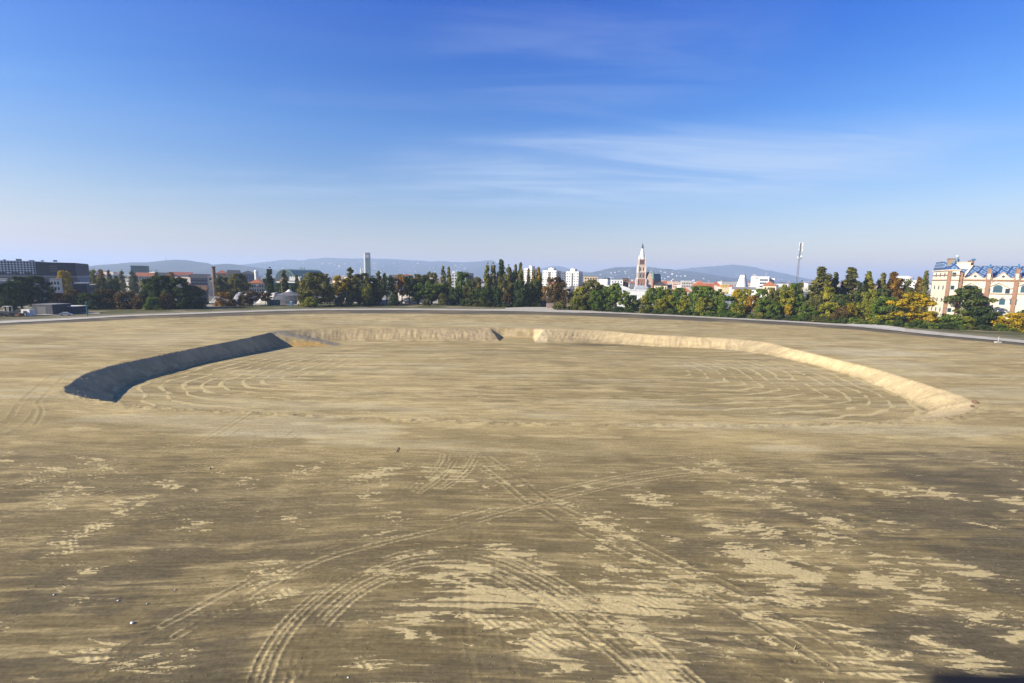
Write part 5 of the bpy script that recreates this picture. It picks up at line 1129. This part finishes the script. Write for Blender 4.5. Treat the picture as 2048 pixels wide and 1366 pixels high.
# tower windows, lantern with sculpture
for py_ in (549, 575, 600, 620): window(e, xq / 2, -1.2, lz(py_, 1902), 1.3, 1.9, GLASS, FRB)
MB().box(lx(1918), lx(1946), 8, 16, zr - 3, lz(524, 1930)).build('lantern', CR, e); MB().box(lx(1917), lx(1947), 7.7, 16.3, lz(524, 1930) + .01, lz(523, 1930) + .1).build('lantern_cornice', CR, e)
MB().box(lx(1945) + .1, lx(1954), 9, 12, zr + .3, lz(519, 1950)).build('chimney', ML('brown'), e); MB().lathe([(.9, 0), (1.0, .5), (.5, .9)], 8, lx(1952), 9.5).build('chimney_pot', BLU, e, (0, 0, lz(519, 1950)))
sc_ = MB()
for k in range(3):
    a = k * 2.1 + .4; sc_.lathe([(.30, 0), (.38, .5), (.30, 1.0), (.36, 1.3), (.18, 1.55), (.2, 1.75), (.02, 1.95)], 8, .8 * math.cos(a), .8 * math.sin(a)); sc_.tube([(.8 * math.cos(a), .8 * math.sin(a), 1.3), (.6 * math.cos(a), .6 * math.sin(a), 2.2)], [.1, .07], 5)
sc_.build('atlas_figures', BLU, e, (lx(1922), 12, lz(523, 1930) + .2)); MB().lathe([(.05, 0), (.55, .25), (.85, .8), (.55, 1.35), (.05, 1.6)], 14).build('globe', FRB, e, (lx(1922), 12, lz(523, 1930) + 2.2))
MB().tube([(lx(1916), 9, zr), (lx(1916), 9, lz(497, 1916))], [.05, .03], 5).build('aerial', ML('steel'), e); MB().tube([(lx(1948), 9, zr), (lx(1948), 9, lz(502, 1948))], [.05, .03], 5).build('aerial', ML('steel'), e)
tag(e, 'ornate cream palace with blue patterned tile roof at the right edge', 'palace')

# ------------------------------------------------------------------ small things along the edge
def low_wall(px0, px1, top, base, mat, label, piers=()):
    x0, Y = G(px0, base); x1, Y1 = G(px1, base); z1 = W(px0, top, Y)[1]; ln = math.hypot(x1 - x0, Y1 - Y); e = empty('boundary_wall', (x0, Y, 0), math.atan2(Y1 - Y, x1 - x0))
    n = max(2, int(ln / 3.2))
    for k in range(n): MB().box(k * ln / n + .03, (k + 1) * ln / n - .03, 0, .25, -.3, z1 - .15 * (k % 2 == 0)).build('panel', mat, e)
    for p in piers: MB().box(p * ln - .2, p * ln + .2, -.1, .35, -.3, z1 + .25).build('pier', ML('concrete'), e)
    MB().box(0, ln, -.06, .31, z1 + .003, z1 + .12).build('coping', ML('concrete'), e); return tag(e, label, 'wall')
low_wall(1705, 1744, 632, 643.5, ML('pink'), 'low pinkish concrete wall in the gap of the right-hand trees', (0.0, 1.0))
low_wall(1746, 1758, 632, 644, ML('concrete'), 'short grey wall end right of the pinkish one', (1.0,))
low_wall(1093, 1108, 606, 617, ML('pink'), 'pinkish yard wall below the russet tree', (1.0,))
low_wall(1136, 1154, 607, 618.5, ML('palebrick'), 'orange-brown wall piece right of the wooden pole', (0.0,))
house(1078, 1100, 601, 335, 8, 'dgrey', 'greyroof', 'dark low hut at the right foot of the golden poplar', .5, 'flat', 3, 1, name='hut')
def post(px, top, base, r, mat, label, name, lean=0.0, head=None, cat='post'):
    X, Y = G(px, base); z1 = W(px, top, Y)[1]; e = empty(name, (X, Y, 0)); MB().tube([(0, 0, -.3), (lean * z1, 0, z1)], [r, r * .8], 8).build('pole', mat, e)
    if head: head(e, z1, lean * z1)
    return tag(e, label, cat)
def lamp_head(e, z1, lx_): MB().box(lx_ - .2, lx_ + 1.3, -.15, .15, z1 - .05, z1 + .15).build('lamp_arm', ML('steel'), e); MB().box(lx_ + .6, lx_ + 1.5, -.25, .25, z1 - .22, z1 - .051).build('lamp_head', ML('white'), e)
def cap_head(e, z1, lx_): MB().box(lx_ - .28, lx_ + .28, -.28, .28, z1 + .002, z1 + .25).build('cap', ML('teal'), e)
def sign_head(e, z1, lx_): MB().box(-.5, .5, -.14, -.09, z1 - .9, z1 + .1).build('sign_plate', ML('white2'), e)
post(175.5, 604.5, 632, .22, ML('teal'), 'leaning blue-green post at the left beside the yard path', 'marker_post', -.02, cap_head)
post(1133.5, 595, 618, .12, ML('wood'), 'plain wooden utility pole between the pinkish walls', 'utility_pole', 0, lambda e, z1, l: MB().box(-.5, .5, -.08, .08, z1 - .4, z1 - .25).build('crossarm', ML('wood'), e))
post(423, 562, 606, .12, ML('steel'), 'grey street lamp right of the stable, before the chimney', 'street_lamp', 0, lamp_head, 'street lamp')
post(514, 570, 606, .10, ML('steel'), 'thin street lamp before the arched-window house', 'street_lamp', 0, lamp_head, 'street lamp')
post(565, 556, 608, .10, ML('steel'), 'thin street lamp beside the tent', 'street_lamp', 0, lamp_head, 'street lamp')
post(1065, 608, 614, .09, ML('white'), 'short white signpost at the foot of the poplars', 'sign_post', 0, sign_head, 'sign')
post(1996, 673.5, 685, .12, ML('concrete'), 'short pale marker post on the ring road at the right', 'marker_post', 0.03, lambda e, z1, l: MB().box(-1.0, .9, -.5, .4, -.2, .35).build('footing', ML('rubble'), e))
post(1509, 612, 636, .10, ML('rust'), 'thin rusty pole among the trees below the white office', 'utility_pole', 0, lambda e, z1, l: MB().box(-.4, .4, -.06, .06, z1 - .3, z1 - .18).build('crossarm', ML('rust'), e))
def box_thing(name, px0, px1, top, base, d, mats, label, cat, roof=True):
    x0, Y = G(px0, base); x1 = W(px1, base, Y)[0]; z1 = W(px0, top, Y)[1]; h = (x1 - x0) / 2; e = empty(name, ((x0 + x1) / 2, Y, 0)); MB().box(-h, h, 0, d, 0, z1).build('body', ML(mats[0]), e)
    if roof: MB().box(-h - .08, h + .08, -.08, d + .08, z1 + .003, z1 + .14).build('roof', ML(mats[1]), e)
    MB().box(-h * .5, h * .35, -.06, .02, .15, z1 * .8).build('door', ML(mats[2]), e); return tag(e, label, cat)
box_thing('portable_toilet', 580, 584, 603, 611.5, 1.2, ('bluegrey', 'white', 'teal'), 'blue portable toilet before the tent', 'toilet')
_M['bluegrey_toilet'] = M('toilet_blue', (.08, .22, .50), .5); [setattr(c.material_slots[0], 'link', 'OBJECT') or setattr(c.material_slots[0], 'material', _M['bluegrey_toilet']) for o in bpy.data.objects if o.name == 'portable_toilet' for c in o.children if c.name.startswith('body')]
box_thing('site_container', 43, 60, 619, 632, 2.4, ('white', 'offwhite', 'grey'), 'small white site cabin at the left edge of the road', 'cabin')
box_thing('site_container', 66, 106, 609, 629, 9, ('dark', 'greyroof', 'dgrey'), 'long dark shed with a grey roof right of the white cabin', 'shed')
box_thing('site_container', 112, 146, 613, 627, 8, ('dark', 'white', 'dgrey'), 'dark shed with a bright white roof left of the leaning post', 'shed')
box_thing('sign_board', 1369.5, 1375, 619.5, 624.5, .3, ('white2', 'white', 'white'), 'small white board at the verge below the grey office', 'sign', False)
box_thing('sign_board', 1053, 1056.5, 610.5, 614.5, .3, ('white2', 'white', 'white'), 'tiny white board under the wispy poplar', 'sign', False)
box_thing('site_container', 534, 556, 600, 610, 3, ('green', 'dgrey', 'dark'), 'dark green container left of the tent', 'container')
def car(px, base, mat, label, rz=0.0, k=1.0, cat='car', name='parked_car'):
    X, Y = G(px, base); e = empty(name, (X, Y, 0), rz)
    MB().prism([(-2.1, .35), (2.1, .35), (2.15, .75), (1.3, .92), (.75, 1.42), (-1.1, 1.45), (-1.8, .98), (-2.15, .9)], -.85, .85).build('body', mat, e)
    MB().prism([(1.12, .97), (.70, 1.36), (-1.05, 1.39), (-1.6, 1.0)], -.87, .87).build('side_windows', GLASS, e)
    for xx in (-1.3, 1.3):
        for yy in (-.86, .70):
            w_ = MB().lathe([(.33, 0), (.33, .16)], 14).build('wheel', ML('black'), e, (xx, yy + .16, .33)); w_.rotation_euler = (math.pi / 2, 0, 0)
    for yy in (-.6, .6): MB().box(2.10, 2.17, yy - .18, yy + .18, .62, .76).build('headlight', ML('white2'), e)
    return tag(e, label, cat)
car(744, 608, ML('bluegrey'), 'blue-grey car parked under the poplars right of the glass tower', .3)
car(755, 608, ML('white2'), 'white car parked just right of the blue-grey one', .2)
car(10, 632, ML('dgrey'), 'dark car parked at the left edge', .1)
car(26, 630, ML('steel'), 'grey car parked right of the dark one at the left edge', .15)
car(132, 631, ML('white2'), 'white car parked before the bright-roofed dark shed', .4)
# loader at the left edge: cab frame above a dark body
X, Y = G(2, 634); e = empty('wheel_loader', (X, Y + 3, 0), .2)
MB().prism([(-3, .8), (3, .8), (3.1, 1.6), (1.2, 2.1), (-3, 2.3)], -1.1, 1.1).build('body', ML('dark'), e)
for xx in (-.9, .9):
    for yy in (-.9, .9): MB().box(xx - .08, xx + .08, yy - .08, yy + .08, 2.2, 4.2).build('cab_post', ML('offwhite'), e)
MB().box(-1.1, 1.1, -1.1, 1.1, 4.21, 4.4).build('cab_roof', ML('offwhite'), e)
for xx in (-1.9, 1.9):
    for yy in (-1.5, 1.1): MB().lathe([(.8, 0), (.8, .4)], 16).build('wheel', ML('black'), e, (xx, yy + .4, .8)).rotation_euler = (math.pi / 2, 0, 0)
MB().prism([(3.0, .4), (4.6, .1), (4.9, 1.4), (3.3, 1.2)], -1.4, 1.4).build('bucket', ML('rust'), e)
tag(e, 'dark wheel loader with a pale cab frame at the left edge', 'loader')
# heaps of rubble and gravel
def heap(px0, px1, top, base, label, mat, seed, peak=.5, dy=9):
    x0, Y = G(px0, base); x1 = W(px1, base, Y)[0]; z1 = W((px0 + px1) / 2, top, Y + dy / 2)[1]; nx, ny = 34, 14; vs_ = []
    for j in range(ny):
        for i in range(nx):
            u, v = i / (nx - 1), j / (ny - 1); f_ = min(u / peak, (1 - u) / (1 - peak)); prof = min(1, f_ * 1.9) ** .9 if f_ > 0 else 0
            zz_ = z1 * prof * math.sin(math.pi * v) ** .8 * (.75 + .5 * float(fbm(u * 7, v * 4, seed, 4))) - .1
            vs_.append((x0 + (x1 - x0) * u, Y + dy * v, max(zz_, -.2)))
    return tag(MB().add(vs_, [(j * nx + i, j * nx + i + 1, (j + 1) * nx + i + 1, (j + 1) * nx + i) for j in range(ny - 1) for i in range(nx - 1)]).build('gravel_heap', mat), label, 'heap')
RB = M('rubble_pale', (.50, .46, .40), .95, .35, .6); RG = M('rubble_grey', (.33, .32, .32), .95, .3, .6)
heap(774, 852, 585, 606, 'long pale rubble heap behind the bright green pair of trees', RB, 3, .3, 16)
heap(852, 888, 586, 606, 'second pale rubble heap right of the bright green pair', RG, 5, .6, 12)
heap(722, 778, 599, 607.5, 'low grey ramp of gravel under the poplars right of the glass tower', RG, 7, .7, 14)
heap(684, 716, 581, 605, 'pointed grey gravel heap left of the glass tower', RG, 9, .5, 12)
heap(415, 440, 593, 606, 'small pointed grey heap right of the stable', RG, 11, .65, 8)
heap(455, 510, 585, 606, 'wide lilac-grey gravel heap below the olive trees', RG, 13, .4, 14)
heap(508, 556, 584, 607, 'pale gravel heap behind the small rust-red trees', RB, 15, .5, 14)
heap(596, 620, 600, 611, 'low pale heap right of the tent', RB, 17, .5, 6)
# tent with swept fabric roof
X, Y = G(566, 608); e = empty('event_tent', (X, Y + 10, 0)); zt = W(566, 581.5, Y + 10)[1]; sc_ = (Y + 10) / FPX
MB().lathe([(1.2, zt), (2.2, zt * .93), (5.5, zt * .78), (10, zt * .66)][::-1], 28, 0, 0, 1.1, .8).build('canopy', ML('dgrey'), e)
MB().lathe([(13.5, .0), (13.0, zt * .30), (10.2, zt * .655)], 28, 1.5, 0, 1.1, .8).build('side_fabric', ML('dark'), e)
MB().lathe([(2.6, zt * .915), (1.6, zt + .02), (.9, zt + .7), (.1, zt + 1.1)], 12).build('peak_cap', ML('offwhite'), e)
MB().prism([(9, 0), (13, 0), (12.4, 2.2), (11, 2.9), (9.6, 2.2)], -9.2, -7).build('entrance', ML('offwhite'), e)
for a in (-2.2, -1.2, -.6): MB().tube([(15.5 * math.cos(a) * 1.1, 15.5 * math.sin(a) * .8, 0), (10 * math.cos(a) * 1.1, 10 * math.sin(a) * .8, zt * .66)], [.05, .05], 4).build('guy_rope', ML('white'), e)
tag(e, 'dark swept tent with a pale pointed top below the station', 'tent')

# ------------------------------------------------------------------ anonymous city roofs between the tree line and the hills
CR_ = random.Random(21)
for k in range(210):
    Y = 520 + 2900 * CR_.random() ** 1.5; px_ = CR_.uniform(150, 1880)
    if px_ > 1560 and Y < 900: continue
    if 1255 < px_ < 1335 and Y < 760: continue
    X = W(px_, 555, Y)[0]; kk = CR_.choice((0, 1, 1, 2, 2)); s_ = CR_.uniform(.75, 1.0) if Y < 1100 else CR_.uniform(.95, 1.4)
    o = link('city_house', HM[kk], None, None, (X, Y, 0), CR_.uniform(-.5, .5), (s_ * CR_.uniform(.9, 1.6), s_, s_))
    wl, wm = CR_.choice([('white', HOUSEW[0]), ('pale', HOUSEW[1]), ('tan', HOUSEW[2]), ('beige', ML('beige')), ('pink', ML('pink')), ('grey', ML('concrete'))]); rl, rm = CR_.choice([('grey', ML('greyroof')), ('dark', ML('darkroof')), ('red', ML('redroof')), ('orange', ML('orangeroof'))])
    for q_, mm in ((0, wm), (1, rm)): o.material_slots[q_].link = 'OBJECT'; o.material_slots[q_].material = mm
    rg_ = [n_ for a_, n_ in ((300, 'before the dark left hill'), (430, 'left of the chimney'), (540, 'left of the station arch'), (640, 'right of the station arch'), (725, 'left of the glass tower'), (830, 'right of the glass tower'), (960, 'left of the tallest poplars'), (1080, 'behind the tall poplars'), (1180, 'behind the white towers'), (1270, 'left of the church'), (1360, 'right of the church'), (1470, 'left of the white sails'), (1600, 'left of the mast'), (9999, 'behind the right-hand poplars')) if px_ < a_][0]
    tag(o, '%s %s city house with a %s roof %s' % ('near' if Y < 1000 else 'far', wl, rl, rg_), 'house', 'city houses beyond the tree line')

# ------------------------------------------------------------------ scraps on the foreground soil
SR = random.Random(3)
def stone(px, py, r, mat, label):
    X, Y = G(px, py); sd_ = SR.randint(0, 99); mb = MB(); n = 9; vs_ = []
    mb.lathe([(r * .5, 0), (r * SR.uniform(.9, 1.1), r * .25), (r * .8, r * .6), (r * .3, r * .85)], n, 0, 0, 1, SR.uniform(.6, .9), SR.random()); o = mb.build('stone', mat, None, (X, Y, -.02 + .03), SR.random() * 6)
    return tag(o, label, 'stone')
stone(264, 1247, .12, ML('white2'), 'pale stone alone on dark soil at the lower left, the largest')
stone(294, 1208, .07, ML('white2'), 'small white scrap up and right of the largest pale stone')
stone(236, 1202, .07, ML('white2'), 'tiny white scrap above the largest pale stone at lower left')
stone(108, 1190, .07, ML('white2'), 'tiny white scrap near the left edge of the foreground')
stone(350, 1180, .06, ML('white2'), 'tiny white scrap beside the rippled sand at the lower left')
stone(420, 938, .16, ML('wood'), 'dark lump of earth on the left foreground, beyond the wheel tracks')
stone(1950, 806, .5, ML('brown'), 'dark clod on the right rim of the pit, the upper of two')
stone(1944, 814, .4, ML('brown'), 'dark clod on the right rim of the pit, the lower of two')
stone(696, 1356, .06, ML('white2'), 'tiny white pebble at the bottom edge left of centre')
def stake(px, py, top, label, sc_k):
    X, Y = G(px, py); e = empty('wooden_stake', (X, Y, 0), .4); MB().box(-.09, .09, -.05, .05, -.3, .9).build('board', ML('wood'), e).rotation_euler = (0, .45, 0); MB().box(-.06, .06, -.05, .05, -.3, .7).build('brace', ML('dark'), e, (.28, 0, 0)).rotation_euler = (0, .45, 0); e.scale = (sc_k, sc_k, sc_k); tag(e, label, 'stake')
stake(793, 904, 893, 'leaning wooden stake on the sand band before the pit', .7)
stake(1588, 1300, 1290, 'small broken stake sticking up in the right foreground', .3)

# lookout platform the photographer stands on; only its black ledge reaches into the corner of the view
e = empty('lookout_platform', (0, -.8, 0))
MB().box(-.9, 1.5, -1.0, .75, 18.45, 18.6).build('floor', ML('steel'), e); MB().lathe([(.28, 0), (.24, 18.44)], 12, 0, -.3).build('mast', ML('steel'), e)
MB().box(.416, 1.5, -.9, 1.211, 19.57, 19.625).build('ledge', ML('black'), e)
for xx, yy in ((1.4, .6), (1.4, -.8), (-.85, -.9)): MB().box(xx - .03, xx + .03, yy - .03, yy + .03, 18.61, 19.56).build('rail_post', ML('black'), e)
tag(e, 'black blurred ledge of the lookout platform in the lower right corner', 'platform')

def clods():
    r = np.random.default_rng(9); n = 5200; yy = 19 + 38 * r.random(n) ** 1.5; uu = r.uniform(-1.25, 1.25, n); xx = yy * uu
    k = fbm(xx / 5, yy / 4, 131, 3) + .25 * r.random(n) > .60; xx, yy = xx[k], yy[k]; n = len(xx); s_ = .012 + .035 * r.random(n) ** 3
    a = r.uniform(0, 6.28, n); V = np.zeros((n, 6, 3)); 
    for j, (dx, dy, dz) in enumerate([(1, 0, .2), (-1, .1, .25), (.1, 1, .2), (0, -1, .3), (.1, .05, 1), (0, 0, -.8)]):
        f_ = .7 + .6 * r.random(n); V[:, j, 0] = xx + s_ * f_ * (dx * np.cos(a) - dy * np.sin(a)); V[:, j, 1] = yy + s_ * f_ * (dx * np.sin(a) + dy * np.cos(a)); V[:, j, 2] = .012 + s_ * f_ * dz
    F_ = np.array([(0, 2, 4), (2, 1, 4), (1, 3, 4), (3, 0, 4), (2, 0, 5), (1, 2, 5), (3, 1, 5), (0, 3, 5)]); F_ = (F_[None] + 6 * np.arange(n)[:, None, None]).reshape(-1, 3)
    me_ = bpy.data.meshes.new('clods'); me_.from_pydata(V.reshape(-1, 3).tolist(), [], F_.tolist()); tag(link('clods', me_, M('clod_soil', (.24, .185, .11), .95, .4, 3.0)), 'small clods and pebbles scattered over the foreground soil', kind='stuff')
clods()
